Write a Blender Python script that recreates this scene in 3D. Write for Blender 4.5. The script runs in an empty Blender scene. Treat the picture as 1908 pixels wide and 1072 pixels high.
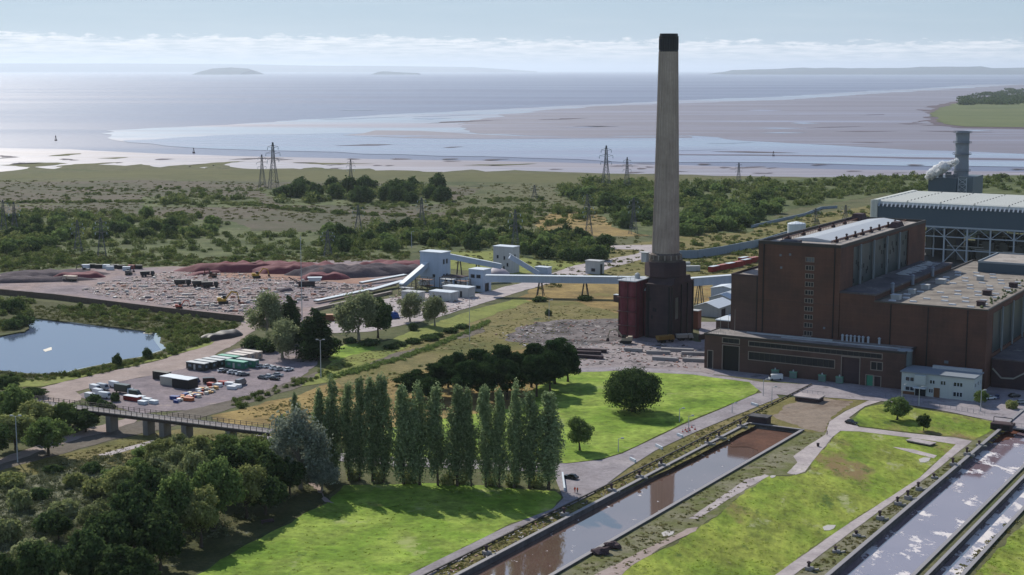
import bpy, bmesh, math, random
import numpy as np
from mathutils import Vector, Matrix
from mathutils.geometry import tessellate_polygon
from mathutils import noise as mnoise
S = bpy.context.scene
COL = S.collection
# ------------------------------------------------------------------ camera
F, CH, YH = 2810.0, 120.0, 131.0
TH = math.atan((536 - YH) / F)
cam = bpy.data.cameras.new('camera'); camo = bpy.data.objects.new('camera', cam); COL.objects.link(camo)
camo.location = (0, 0, CH); camo.rotation_euler = (math.pi / 2 - TH, 0, 0)
cam.sensor_width = 36; cam.lens = F / 1908 * 36; cam.clip_start = 1; cam.clip_end = 400000
S.camera = camo
# ------------------------------------------------------------------ light
SUN_EL, SUN_AZ = math.radians(38.5), math.radians(28)      # azimuth: to the left of the view direction (+Y)
W = bpy.data.worlds.new('World'); S.world = W; W.use_nodes = True
wn, wl = W.node_tree.nodes, W.node_tree.links
bg = wn['Background']; bg.inputs['Strength'].default_value = 0.085
sky = wn.new('ShaderNodeTexSky'); sky.sky_type = 'NISHITA'; sky.sun_disc = False
sky.sun_elevation = SUN_EL; sky.sun_rotation = -SUN_AZ
sky.air_density = 1.0; sky.dust_density = 0.3; sky.ozone_density = 2.0
def wmath(op, a, b=None, clamp=False):
    n = wn.new('ShaderNodeMath'); n.operation = op; n.use_clamp = clamp
    for i, v in enumerate((a, b)):
        if v is None: continue
        if isinstance(v, (int, float)): n.inputs[i].default_value = v
        else: wl.new(v, n.inputs[i])
    return n.outputs[0]
tc = wn.new('ShaderNodeTexCoord'); sx = wn.new('ShaderNodeSeparateXYZ'); wl.new(tc.outputs['Generated'], sx.inputs[0])
az = wmath('ARCTAN2', sx.outputs[0], sx.outputs[1]); el = sx.outputs[2]
def wnoise(sa, se, detail, rough=.55):
    cb = wn.new('ShaderNodeCombineXYZ'); wl.new(wmath('MULTIPLY', az, sa), cb.inputs[0]); wl.new(wmath('MULTIPLY', el, se), cb.inputs[1])
    n = wn.new('ShaderNodeTexNoise'); n.inputs['Scale'].default_value = 1; n.inputs['Detail'].default_value = detail
    n.inputs['Roughness'].default_value = rough; wl.new(cb.outputs[0], n.inputs['Vector']); return n.outputs[0]
n1 = wnoise(75, 330, 8, .62); n2 = wnoise(11, 30, 3); n3 = wnoise(48, 520, 7, .62); n4 = wnoise(7, 90, 5)
# a low bank of cumulus: heaped ragged tops 1.2 to 1.6 degrees up, thinning downwards into haze
top = wmath('ADD', wmath('MULTIPLY', wmath('SUBTRACT', n1, .5), .019), wmath('MULTIPLY', wmath('SUBTRACT', n2, .5), .010))
top = wmath('ADD', top, wmath('ADD', .0205, wmath('MULTIPLY', az, -.008)))
depth_ = wmath('SUBTRACT', top, el)
edge = wmath('MULTIPLY', depth_, 420, True)
fade = wmath('SUBTRACT', 1.12, wmath('MULTIPLY', depth_, 42), True)
body = wmath('MULTIPLY', wmath('MULTIPLY', edge, fade), wmath('ADD', .25, wmath('MULTIPLY', wmath('SUBTRACT', n3, .36), 3.4), True))
veil = wmath('MULTIPLY', wmath('SUBTRACT', n4, .47), 1.6, True)
body = wmath('MAXIMUM', body, wmath('MULTIPLY', veil, .22))
mx = wn.new('ShaderNodeMix'); mx.data_type = 'RGBA'
wl.new(wmath('MULTIPLY', body, .85), mx.inputs['Factor'])
mx.inputs['B'].default_value = (11.0, 11.1, 11.4, 1)
hz_ = wn.new('ShaderNodeMix'); hz_.data_type = 'RGBA'; hz_.blend_type = 'MULTIPLY'; hz_.inputs['Factor'].default_value = 1
wl.new(sky.outputs[0], hz_.inputs['A']); hz_.inputs['B'].default_value = (.82, .99, 1.30, 1)
thin = wn.new('ShaderNodeMix'); thin.data_type = 'RGBA'          # high thin summer veil over the blue, clearing overhead
wl.new(wmath('SUBTRACT', .82, wmath('MULTIPLY', wmath('SUBTRACT', el, .25), 1.3, True), True), thin.inputs['Factor'])
wl.new(hz_.outputs['Result'], thin.inputs['A']); thin.inputs['B'].default_value = (4.5, 5.8, 7.1, 1)
wl.new(thin.outputs['Result'], mx.inputs['A']); wl.new(mx.outputs['Result'], bg.inputs['Color'])
sl = bpy.data.lights.new('sun', 'SUN'); sl.energy = 4.3; sl.angle = math.radians(.5); sl.color = (1, .945, .85)
so = bpy.data.objects.new('sun', sl); COL.objects.link(so)
sd = Vector((-math.sin(SUN_AZ) * math.cos(SUN_EL), math.cos(SUN_AZ) * math.cos(SUN_EL), math.sin(SUN_EL)))
so.rotation_euler = sd.to_track_quat('Z', 'Y').to_euler(); so.location = sd * 300
vs = S.view_settings; vs.view_transform = 'Standard'; vs.look = 'None'; vs.gamma = 1; vs.exposure = .11
S.cycles.max_bounces = 6; S.cycles.volume_bounces = 1; S.cycles.diffuse_bounces = 2; S.cycles.transparent_max_bounces = 20
# ------------------------------------------------------------------ geometry of the view and of the site grid
def ray(px, py):
    a = (px - 954) / F; b = (536 - py) / F; c, s = math.cos(TH), math.sin(TH)
    return a, c + b * s, -s + b * c
def G(px, py, z=0.0):                      # where the sight line through a photo pixel meets height z
    d = ray(px, py); t = (z - CH) / d[2]; return Vector((d[0] * t, d[1] * t, z))
def HT(px, py, top):                       # height of something standing at (px,py) whose top is at row top
    p = G(px, py); d = ray(px, top); return CH + d[2] * p.y / d[1]
def MPP(py): return G(954, py).length / F  # metres per photo pixel near that row
GA = math.radians(30.9)                    # the power station's grid: V to the right and nearer, U away to the right
UX, UY = math.sin(GA), math.cos(GA); VX, VY = math.cos(GA), -math.sin(GA)
O = G(1312, 686)
def SW(v, u, z=0.0): return Vector((O.x + v * VX + u * UX, O.y + v * VY + u * UY, z))
rnd = random.Random(7); npr = np.random.default_rng(7)
# ------------------------------------------------------------------ materials
def lin(c):
    c = c / 255
    return c / 12.92 if c <= .04045 else ((c + .055) / 1.055) ** 2.4
def rgb(h):
    if isinstance(h, str): return tuple(lin(int(h[i:i + 2], 16)) for i in (0, 2, 4)) + (1,)
    return tuple(h) + (1,)
class NT:
    def __init__(s, name):
        s.m = bpy.data.materials.new(name); s.m.use_nodes = True; s.n = s.m.node_tree.nodes; s.l = s.m.node_tree.links
        s.b = s.n['Principled BSDF']; s.geo = s.n.new('ShaderNodeNewGeometry')
    def math(s, op, a, b=None, clamp=False):
        n = s.n.new('ShaderNodeMath'); n.operation = op; n.use_clamp = clamp
        for i, v in enumerate((a, b)):
            if v is None: continue
            if isinstance(v, (int, float)): n.inputs[i].default_value = v
            else: s.l.new(v, n.inputs[i])
        return n.outputs[0]
    def pos(s, scale=(1, 1, 1), rot=0.0, coord=None):
        m = s.n.new('ShaderNodeMapping'); m.inputs['Scale'].default_value = scale; m.inputs['Rotation'].default_value = (0, 0, rot)
        if coord == 'obj':
            t = s.n.new('ShaderNodeTexCoord'); s.l.new(t.outputs['Object'], m.inputs[0])
        else: s.l.new(s.geo.outputs['Position'], m.inputs[0])
        return m.outputs[0]
    def noise(s, vec, scale, detail=4, rough=.6):
        n = s.n.new('ShaderNodeTexNoise'); n.inputs['Scale'].default_value = scale; n.inputs['Detail'].default_value = detail
        n.inputs['Roughness'].default_value = rough; s.l.new(vec, n.inputs['Vector']); return n.outputs[0]
    def ramp(s, fac, stops, const=False):
        r = s.n.new('ShaderNodeValToRGB'); e = r.color_ramp.elements
        while len(e) < len(stops): e.new(.5)
        for k, (p, c) in enumerate(stops): e[k].position = p; e[k].color = rgb(c)
        if const: r.color_ramp.interpolation = 'CONSTANT'
        s.l.new(fac, r.inputs[0]); return r.outputs[0]
    def mix(s, fac, a, b, mode='MIX'):
        n = s.n.new('ShaderNodeMix'); n.data_type = 'RGBA'; n.blend_type = mode
        for k, v in (('Factor', fac), ('A', a), ('B', b)):
            if isinstance(v, (int, float)): n.inputs[k].default_value = v
            elif isinstance(v, (str, tuple)): n.inputs[k].default_value = rgb(v)
            else: s.l.new(v, n.inputs[k])
        return n.outputs['Result']
    def grey(s, v):
        n = s.n.new('ShaderNodeCombineXYZ')
        for i in range(3): s.l.new(v, n.inputs[i])
        return n.outputs[0]
    def bump(s, h, dist, strength=1):
        n = s.n.new('ShaderNodeBump'); n.inputs['Distance'].default_value = dist; n.inputs['Strength'].default_value = strength
        s.l.new(h, n.inputs['Height']); s.l.new(n.outputs[0], s.b.inputs['Normal'])
    def out(s, col, rough=.9, spec=.3, metal=0):
        if isinstance(col, (str, tuple)): s.b.inputs['Base Color'].default_value = rgb(col)
        else: s.l.new(col, s.b.inputs['Base Color'])
        s.b.inputs['Roughness'].default_value = rough; s.b.inputs['Specular IOR Level'].default_value = spec
        s.b.inputs['Metallic'].default_value = metal; return s.m
def gmat(name, cols, big=.03, fine=.8, var=.5, rough=.95, bump=.25, warp=None, spots=None, spec=.15, rot=0, stretch=1):
    """ground cover: a ramp over patches, broken up by finer mottling, optional spots (colour, scale, threshold)"""
    t = NT(name); v = t.pos((1, stretch, 1), rot)
    n = t.noise(v, big, 6, .62); st = [(.30 + .40 * k / max(1, len(cols) - 1), c) for k, c in enumerate(cols)]
    c = t.ramp(n, st)
    f = t.noise(v, fine, 5, .7); m = t.noise(v, fine * .22, 4, .65)
    g = t.math('ADD', t.math('MULTIPLY', t.math('SUBTRACT', f, .5), var * 2.2), t.math('MULTIPLY', t.math('SUBTRACT', m, .5), var * 1.8))
    c = t.mix(1.0, c, t.grey(t.math('ADD', g, 1)), 'MULTIPLY')
    for col, sc, th in (spots or []):
        s_ = t.math('MULTIPLY', t.math('SUBTRACT', t.noise(v, sc, 5, .65), th), 14, True)
        c = t.mix(s_, c, col)
    if bump: t.bump(f, bump)
    return t.out(c, rough, spec)
def pmat(name, col, var=.15, scale=.6, rough=.6, spec=.4, metal=0, streak=0, col2=None):
    """paint, brick, concrete: base colour with blotches and rain streaks running down"""
    t = NT(name); n = t.noise(t.pos(), scale, 5, .6)
    c = t.mix(t.math('MULTIPLY', t.math('SUBTRACT', n, .35), 2.5, True), col, col2 or col)
    f = t.math('ADD', 1 - var * .5, t.math('MULTIPLY', t.noise(t.pos(), scale * 5, 4, .7), var))
    if streak:
        s_ = t.noise(t.pos((1, 1, .06)), .9, 4, .7); f = t.math('MULTIPLY', f, t.math('ADD', 1 - streak * .6, t.math('MULTIPLY', s_, streak * 1.2)))
    c = t.mix(1.0, c, t.grey(f), 'MULTIPLY')
    return t.out(c, rough, spec, metal)
M = {}
def P(key, *a, **k):
    if key not in M: M[key] = pmat(key, *a, **k)
    return M[key]
# ------------------------------------------------------------------ object helpers
def props(o, label=None, cat=None, group=None, kind=None):
    if label: o['label'] = label
    if cat: o['category'] = cat
    if group: o['group'] = group
    if kind: o['kind'] = kind
    return o
def thing(name, label, cat, loc=(0, 0, 0), rz=0.0, group=None, scale=None):
    o = bpy.data.objects.new(name, None); COL.objects.link(o); o.location = loc; o.rotation_euler = (0, 0, rz)
    o.empty_display_size = .5
    if scale: o.scale = scale
    return props(o, label, cat, group)
def site(name, label, cat, v, u, group=None): return thing(name, label, cat, SW(v, u), -GA, group)
def dup(root, loc, rz=None, label=None, group=None, scale=None):
    r = root.copy(); COL.objects.link(r); r.location = loc
    if rz is not None: r.rotation_euler = (0, 0, rz)
    if scale: r.scale = scale
    if label: r['label'] = label
    if group: r['group'] = group
    for ch in list(root.children):
        c = ch.copy(); COL.objects.link(c); c.parent = r
        for g in list(ch.children):
            d = g.copy(); COL.objects.link(d); d.parent = c
    return r
class MB:
    def __init__(s): s.v = []; s.f = []; s.mi = []; s.cur = 0
    def mat(s, i): s.cur = i; return s
    def poly(s, pts):
        b = len(s.v); s.v += [tuple(p) for p in pts]; s.f.append(tuple(range(b, b + len(pts)))); s.mi.append(s.cur); return s
    def hexa(s, p):                        # 8 points: bottom ring, then top ring
        b = len(s.v); s.v += [tuple(q) for q in p]
        for f in ((0, 3, 2, 1), (4, 5, 6, 7), (0, 1, 5, 4), (1, 2, 6, 5), (2, 3, 7, 6), (3, 0, 4, 7)):
            s.f.append(tuple(b + i for i in f)); s.mi.append(s.cur)
        return s
    def box(s, x0, x1, y0, y1, z0, z1):
        return s.hexa([(x0, y0, z0), (x1, y0, z0), (x1, y1, z0), (x0, y1, z0), (x0, y0, z1), (x1, y0, z1), (x1, y1, z1), (x0, y1, z1)])
    def frus(s, x0, x1, y0, y1, z0, X0, X1, Y0, Y1, z1):
        return s.hexa([(x0, y0, z0), (x1, y0, z0), (x1, y1, z0), (x0, y1, z0), (X0, Y0, z1), (X1, Y0, z1), (X1, Y1, z1), (X0, Y1, z1)])
    def bar(s, a, b, w, h=None):           # a square bar between two points
        a, b = Vector(a), Vector(b); d = (b - a).normalized(); h = h or w
        r = d.cross(Vector((0, 0, 1)))
        if r.length < 1e-3: r = Vector((1, 0, 0))
        r.normalize(); q = r.cross(d).normalized(); r = r * w / 2; q = q * h / 2
        return s.hexa([a - r - q, a + r - q, b + r - q, b - r - q, a - r + q, a + r + q, b + r + q, b - r + q])
    def rings(s, rs, n, cap=True, ph=0.0, c=(0, 0)):   # rs: (radius, z) or (radius, z, cx, cy)
        b = len(s.v)
        for r in rs:
            cx, cy = (r[2], r[3]) if len(r) > 2 else c
            for k in range(n):
                a = ph + 2 * math.pi * k / n; s.v.append((cx + r[0] * math.cos(a), cy + r[0] * math.sin(a), r[1]))
        for i in range(len(rs) - 1):
            for k in range(n):
                q = b + i * n; s.f.append((q + k, q + (k + 1) % n, q + n + (k + 1) % n, q + n + k)); s.mi.append(s.cur)
        if cap:
            s.f.append(tuple(b + k for k in reversed(range(n)))); s.mi.append(s.cur)
            q = b + (len(rs) - 1) * n; s.f.append(tuple(q + k for k in range(n))); s.mi.append(s.cur)
        return s
    def tube(s, a, b, r0, r1=None, n=6):
        a, b = Vector(a), Vector(b); r1 = r0 if r1 is None else r1; d = (b - a).normalized()
        x = d.cross(Vector((0, 0, 1)));  x = Vector((1, 0, 0)) if x.length < 1e-3 else x.normalized(); y = d.cross(x)
        o = len(s.v)
        for p, r in ((a, r0), (b, r1)):
            for k in range(n):
                t = 2 * math.pi * k / n; s.v.append(tuple(p + x * (r * math.cos(t)) + y * (r * math.sin(t))))
        for k in range(n): s.f.append((o + k, o + n + k, o + n + (k + 1) % n, o + (k + 1) % n)); s.mi.append(s.cur)
        s.f.append(tuple(o + k for k in range(n))); s.mi.append(s.cur)
        s.f.append(tuple(o + n + k for k in reversed(range(n)))); s.mi.append(s.cur); return s
    def blob(s, c, r, seed=0, n=8, m=5, amp=.25):
        o = len(s.v)
        for i in range(m + 1):
            ph = math.pi * i / m
            for k in range(n):
                t = 2 * math.pi * k / n; d = Vector((math.sin(ph) * math.cos(t), math.sin(ph) * math.sin(t), math.cos(ph)))
                q = 1 + amp * mnoise.noise(d * 1.7 + Vector((seed, 0, 0)))
                s.v.append((c[0] + d.x * r[0] * q, c[1] + d.y * r[1] * q, c[2] + d.z * r[2] * q))
        for i in range(m):
            for k in range(n):
                a = o + i * n + k; b = o + i * n + (k + 1) % n; s.f.append((a, a + n, b + n, b)); s.mi.append(s.cur)
        return s
    def mesh(s, name, mats):
        me = bpy.data.meshes.new(name); me.from_pydata(s.v, [], s.f); me.update()
        for m in (mats if isinstance(mats, (list, tuple)) else [mats]): me.materials.append(m)
        if len(me.polygons) == len(s.mi): me.polygons.foreach_set('material_index', s.mi)
        return me
    def obj(s, name, mats, parent=None, label=None):
        o = bpy.data.objects.new(name, s.mesh(name, mats)); COL.objects.link(o)
        if parent: o.parent = parent
        if label: o['label'] = label
        return o
def smooth(o, on=True):
    for p in o.data.polygons: p.use_smooth = on
    return o
# ------------------------------------------------------------------ sheets of ground
def refine(pts, step, jit, seed=0):
    out = []; n = len(pts)
    for i in range(n):
        a, b = pts[i], pts[(i + 1) % n]; L = (b - a).length; k = max(1, min(60, int(L / step)))
        nr = Vector((-(b - a).y, (b - a).x, 0)); nr = nr.normalized() if nr.length > 0 else nr
        for j in range(k):
            p = a.lerp(b, j / k); e = min(1, 4 * min(j, k - j) / k + .3)
            w = 1.3 * mnoise.noise(Vector((p.x / (step * 4), p.y / (step * 4), seed))) + (1.0 if jit >= .4 else .6) * mnoise.noise(Vector((p.x / (step * 1.3), p.y / (step * 1.3), seed + 5)))
            out.append(p + nr * w * jit * (1.9 if jit >= .5 else 1) * e)
    return out
def sheet(name, pts, z, mat, step=3.0, jit=0.8, holes=None, px=True, label=None, kind='structure', cat=None):
    P_ = [G(a, b, z) if px else Vector((a, b, z)) for a, b in pts]
    P_ = refine(P_, step, jit, len(name)) if jit else P_
    loops = [P_] + [[Vector((h[0], h[1], z)) for h in hh] for hh in (holes or [])]
    tri = tessellate_polygon(loops); V_ = [p for L in loops for p in L]
    me = bpy.data.meshes.new(name)
    fs = []
    for t in tri:
        a, b, c = (V_[i] for i in t); fs.append(tuple(t) if (b - a).cross(c - a).z > 0 else tuple(reversed(t)))
    me.from_pydata([tuple(p) for p in V_], [], fs); me.materials.append(mat); me.update()
    o = bpy.data.objects.new(name, me); COL.objects.link(o)
    return props(o, label, cat, None, kind)
# ================================================================== GROUND, WATER, ROADS
m_marsh = gmat('marsh ground', ['404a2a', '545836', '5e5c40', '46502c'], .012, .35, .55, spots=[('3b4226', .02, .6), ('746a52', .035, .62)], bump=.5)
m_field = gmat('dry reed field', ['504c3e', '5e5648', '4c4e38', '5c5446'], .01, .3, .35, bump=.3, spots=[('4d4c34', .03, .63)])
m_salt = gmat('saltmarsh grass', ['4f5230', '5a5a36', '62603c'], .006, .2, .3, bump=.3)
m_rough = gmat('rough grass', ['54582e', '6a6638', '7a7048', '5c5c36'], .03, .6, .5, spots=[('8a7c58', .08, .62), ('3f4a26', .06, .62)], bump=.5)
m_tan = gmat('dry tan grass', ['8a7648', '96804f', '76643e', '6b6a38'], .035, .5, .55, spots=[('80603c', .05, .62), ('55602c', .07, .64)], bump=.4)
m_lawn = gmat('mown lawn', ['587224', '6c862c', '869840', '607828'], .04, .38, .85, spots=[('4c661e', .10, .60), ('98a060', .05, .60), ('7c7a44', .03, .64)], bump=.35)
m_lawn2 = gmat('uneven lawn', ['566e24', '6c7e2c', '828a3a', '5c6c2a'], .045, .45, .95, spots=[('7c6a48', .03, .58), ('94966a', .09, .60), ('4c5e24', .12, .60)], bump=.5, rot=GA, stretch=.45)
m_lawn3 = gmat('pale lawn', ['646e34', '7a8040', '6e723c'], .04, .5, .6, spots=[('8c8450', .08, .6), ('4e5a2a', .07, .62)], bump=.3)
m_asph = gmat('worn asphalt', ['80787a', '8e878a', '9c9494'], .07, .8, .42, rough=.85, bump=.03, spots=[('6a6466', .12, .60), ('aaa4a2', .20, .65), ('5a5456', .6, .70)])
m_conc = gmat('old concrete paving', ['968c8c', 'a89e9c', 'b4aaa6'], .12, .9, .35, rough=.9, bump=.04, spots=[('6c6a5c', .2, .66)])
m_dirt = gmat('dirt track', ['8c7e78', '9c8c84', 'a2948e'], .08, .9, .3, bump=.12, spots=[('6e6a54', .13, .66)])
m_yard = gmat('gravel yard', ['686064', '7a7074', '887c7e', '706668'], .05, .7, .5, bump=.1, spots=[('9c8e88', .1, .62), ('565052', .16, .64)])
m_lay = gmat('laydown yard gravel', ['746a6e', '867a7c', '94827c', '7c7278'], .03, .45, .55, bump=.2, spots=[('96685a', .03, .64)])
m_rubble = gmat('demolition ground', ['3e3a3e', '56504f', '7a7270', '48443f'], .07, .9, .6, bump=.3, spots=[('9c9490', .09, .6), ('2e2c2c', .13, .64), ('4f5434', .05, .66)])
m_red = gmat('red spoil', ['84503f', '925c4a', '6e463c'], .05, .7, .3, bump=.3)
m_grey = gmat('grey spoil', ['4c444a', '5a5054', '443e44'], .05, .7, .3, bump=.3, spots=[('6e5048', .06, .64)])
m_scrubg = gmat('scrub ground', ['3c4226', '4a4c2c', '575636'], .05, .8, .55, bump=.5, spots=[('6e6e58', .15, .62)])
m_silver = gmat('silver bramble ground', ['55583c', '6a6c50', '7c7c64', '4c5230'], .12, 1.1, .6, bump=.6, spots=[('34391f', .25, .6)])
m_cgrass = gmat('stony grass', ['6c6a50', '7a7660', '5e6236', '857c6c'], .06, 1.0, .45, bump=.25, spots=[('55602a', .1, .6)])

LAWNX = SW  # noqa
def sq(v0, v1, u0, u1): return [SW(v0, u0), SW(v1, u0), SW(v1, u1), SW(v0, u1)]
B1 = sq(53.2, 71.8, -330, -83.6); B2 = sq(129.5, 146.0, -330, 14); B3 = sq(149.6, 156.2, -330, 14)
pond_px = [(-260, 640), (-120, 640), (0, 628), (48, 619), (54, 609), (48, 594), (63, 593), (136, 600), (189, 607), (251, 614), (302, 621), (299, 633), (313, 652), (266, 667), (232, 672), (210, 678), (168, 686), (134, 694), (110, 701), (45, 698), (0, 693), (-200, 700), (-300, 680)]
pond = [G(a, b, -.6) for a, b in pond_px]
shore_px = [(-2600, 330), (-1200, 334), (-300, 328), (-60, 322), (0, 320), (40, 316), (62, 311), (100, 315), (120, 309), (190, 307), (232, 309), (262, 306), (300, 312), (345, 307), (356, 312), (390, 314), (402, 306), (470, 315), (545, 314), (560, 317), (585, 312), (640, 316), (690, 314), (700, 318), (760, 318), (820, 322), (842, 319), (878, 316), (905, 320), (960, 317), (1050, 321), (1110, 323), (1220, 324), (1310, 327), (1420, 329), (1510, 331), (1620, 330), (1720, 330), (1908, 330), (2300, 329), (3600, 329)]
shore = refine([G(a, b, 0) for a, b in shore_px] , 14, 5, 3)
# refine closes the loop: drop the points it adds on the closing edge
k_ = min(range(len(shore)), key=lambda i: (shore[i] - G(3600, 329, 0)).length); shore = shore[:k_ + 1]
outer = [(p.x, p.y) for p in shore] + [(2300, 900), (1200, -400), (-1200, -400), (-2300, 900)]
sheet('ground', outer, 0, m_marsh, px=False, jit=0, holes=[[(p.x, p.y) for p in b] for b in (B1, B2, B3, pond)])
mb = MB()
for a, b in zip(shore[:-1], shore[1:]): mb.poly([(a.x, a.y, -1.8), (b.x, b.y, -1.8), (b.x, b.y, 0), (a.x, a.y, 0)])
props(mb.obj('marsh_edge_bank', gmat('mud bank', ['3c3630', '4a4238'], .05, .5, .3)), kind='structure')
# estuary
def wetmat(name, c1, c2, fleck=None, sx=.0012, sy=.006, r0=.18, r1=.6, th=.5, bump=.02, spec=.5, fth=.6):
    t = NT(name); v = t.pos((sx, sy, 1), .04); n = t.noise(v, 1, 7, .62)
    k = t.math('MULTIPLY', t.math('SUBTRACT', n, th - .08), 6, True); c = t.mix(k, c1, c2)
    v2 = t.pos((sx * 2.2, sy * 3, 1), -.03); n2 = t.noise(v2, 1, 6, .65)
    if fleck: c = t.mix(t.math('MULTIPLY', t.math('SUBTRACT', n2, fth), 9, True), c, fleck)
    t.out(c, .5, spec); rr = t.math('ADD', r0, t.math('MULTIPLY', k, r1 - r0)); t.l.new(rr, t.b.inputs['Roughness'])
    if bump: t.bump(t.noise(t.pos((.05, .12, 1)), 1, 4, .6), bump)
    return t.m
m_sea = wetmat('estuary water', '60607a', '5a5a74', None, .0003, .0015, .28, .36, .5, .5)
m_bank = wetmat('wet sandbank', '9aa6b2', '8a8692', '7c7684', .0006, .004, .34, .5, .52, 0, fth=.54)
m_mud = wetmat('bare estuary mud', '70666e', '7c7480', '9096ac', .0005, .005, .5, .42, .55, 0, fth=.57)
m_chan = wetmat('shallow channel water', '8a94a6', '84849a', None, .0004, .004, .25, .35, .52, 0)
m_near = wetmat('shore mud', '8c848c', '7e747a', 'a8a2aa', .0013, .016, .4, .55, .5, 0, fth=.55)
m_pale = wetmat('pale wet shore mud', 'a09698', '8e8488', '645c60', .003, .03, .35, .5, .52, 0, fth=.63)
far = 300000
sheet('sea', [(-far, 900), (far, 900), (far, 190000), (-far, 190000)], -1.9, m_sea, px=False, jit=0)
def es(name, pts, z, m, j=1.0, st=60): return sheet(name, pts, z, m, step=st, jit=18 * j)
es('sandbank', [(190, 249), (250, 241), (420, 233), (640, 219), (860, 207), (1010, 200), (1268, 187), (1440, 181), (1600, 171), (1720, 165), (1820, 158), (2500, 150), (3400, 200), (3400, 306), (1908, 300), (1268, 284), (900, 281), (560, 272), (300, 266), (210, 260)], -1.6, m_bank)
es('tidal_channel', [(230, 262), (400, 252), (640, 248), (900, 252), (1268, 250), (1500, 262), (1800, 278), (2400, 290), (2400, 318), (1908, 312), (1268, 302), (900, 292), (560, 282), (300, 272)], -1.5, m_chan)
es('mudflat', [(852, 231), (905, 220), (1000, 207), (1120, 198), (1268, 193), (1500, 184), (1640, 174), (1760, 167), (1900, 158), (2600, 155), (3400, 200), (3400, 280), (2300, 290), (1908, 287), (1700, 280), (1450, 265), (1290, 253), (1100, 255), (980, 253), (880, 246)], -1.4, m_mud)
es('mud_bar', [(640, 252), (700, 243), (780, 244), (860, 249), (980, 254), (1290, 254), (1290, 257), (900, 259), (760, 257)], -1.3, m_mud, .4)
es('creek_bank', [(1230, 287), (1400, 288), (1560, 290), (1700, 293), (1908, 296), (2300, 298), (2300, 300), (1908, 299), (1700, 296), (1560, 292), (1400, 290), (1230, 289)], -1.25, gmat('dark mud', ['6a6470', '74707c'], .01, .1, .3), .12, 40)
es('shore_mud', [(-2600, 268), (-300, 272), (0, 276), (130, 278), (300, 287), (520, 293), (640, 295), (900, 300), (1100, 305), (1268, 308), (1450, 313), (1700, 317), (1908, 320), (2400, 322), (3600, 326), (3600, 345), (-2600, 350)], -1.2, m_near, .5)
es('pale_shore_mud', [(-1500, 300), (-100, 302), (0, 303), (90, 298), (200, 304), (330, 299), (400, 304), (520, 303), (640, 308), (760, 312), (900, 314), (960, 316), (900, 330), (-1500, 345)], -1.1, m_pale, .25, 25)
for pts in ([(90, 291), (115, 288), (150, 286), (128, 290)], [(180, 295), (240, 293), (215, 296)], [(0, 308), (70, 303), (125, 305), (60, 312)], [(330, 310), (400, 303), (460, 300), (420, 307), (360, 314)], [(90, 312), (140, 306), (230, 302), (150, 310)], [(545, 303), (700, 305), (600, 307)], [(860, 308), (1000, 305), (930, 309)]):
    sheet('marsh_tongue', pts, -1.0, m_salt, step=12, jit=4)
m_creek = gmat('creek mud', ['5a5458', '686068'], .02, .2, .3)
rc = random.Random(12)
for k in range(46):
    x = rc.uniform(-20, 1300) if k < 34 else rc.uniform(1200, 1900); y0 = 298 if x < 520 else 304 if x < 900 else 312; y = y0 + rc.uniform(-8, 12); w = rc.uniform(12, 60); h = rc.uniform(.5, 1.5); sl_ = rc.uniform(-.08, .03)
    sheet('mud_creek', [(x, y), (x + w * .3, y - h + sl_ * w * .3), (x + w * .7, y - h * .6 + sl_ * w * .7), (x + w, y + sl_ * w), (x + w * .6, y + h * .7 + sl_ * w * .6), (x + w * .25, y + h + sl_ * w * .25)], -1.0, m_creek, step=8, jit=2.5)
for k in range(26):
    x = rc.uniform(560, 1800); y = rc.uniform(205, 285); w = rc.uniform(40, 170); h = rc.uniform(.5, 1.6); sl_ = rc.uniform(-.05, .02)
    sheet('tidal_pool', [(x, y), (x + w * .4, y - h + sl_ * w * .4), (x + w, y + sl_ * w), (x + w * .5, y + h + sl_ * w * .5)], -1.22, m_chan if k % 2 else m_creek, step=40, jit=14)
# wooded spit across the river mouth
m_spit = gmat('spit grass', ['525c38', '5e663e', '646a44'], .004, .05, .25, bump=0)
sheet('spit_shore', [(1710, 204), (1745, 205), (1728, 199), (1760, 193), (1830, 182), (1960, 170), (2600, 160), (2600, 244), (1908, 241), (1790, 239), (1755, 235), (1728, 226), (1700, 229), (1732, 222), (1729, 211)], -1.1, gmat('spit mud edge', ['5a5058', '6a5e62'], .01, .1, .3), step=40, jit=10)
sheet('spit_marsh', [(1742, 206), (1770, 195), (1850, 181), (1970, 172), (2600, 163), (2600, 240), (1908, 237), (1800, 236), (1765, 232), (1745, 224), (1738, 214)], -.5, m_spit, step=50, jit=10)
# marsh bands
sheet('saltmarsh', [(-1500, 334), (0, 326), (300, 316), (700, 318), (1300, 330), (1560, 334), (1500, 342), (1150, 341), (640, 338), (420, 334), (200, 331), (0, 334), (-1500, 345)], .03, m_salt, 20, 6)
sheet('reed_field', [(-400, 345), (0, 340), (260, 336), (700, 342), (900, 352), (840, 378), (800, 400), (700, 410), (520, 392), (420, 384), (300, 384), (0, 378), (-400, 380)], .03, m_field, 15, 5)
sheet('reed_field', [(-400, 395), (40, 384), (200, 380), (480, 386), (560, 398), (760, 402), (880, 388), (800, 412), (620, 434), (470, 430), (330, 402), (180, 404), (0, 398), (-400, 410)], .07, m_field, 10, 3)
m_under = gmat('thicket floor', ['3c4828', '4c5630', '5e6440', '444e2a'], .03, .3, .7, bump=.6, spots=[('74705a', .05, .63)])
sheet('thicket_floor', [(-400, 400), (60, 402), (300, 406), (430, 412), (470, 432), (640, 432), (740, 420), (900, 428), (1140, 446), (1130, 492), (1000, 486), (940, 468), (780, 470), (560, 490), (430, 496), (160, 500), (0, 512), (-400, 520)], .10, m_under, 8, 3)
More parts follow.
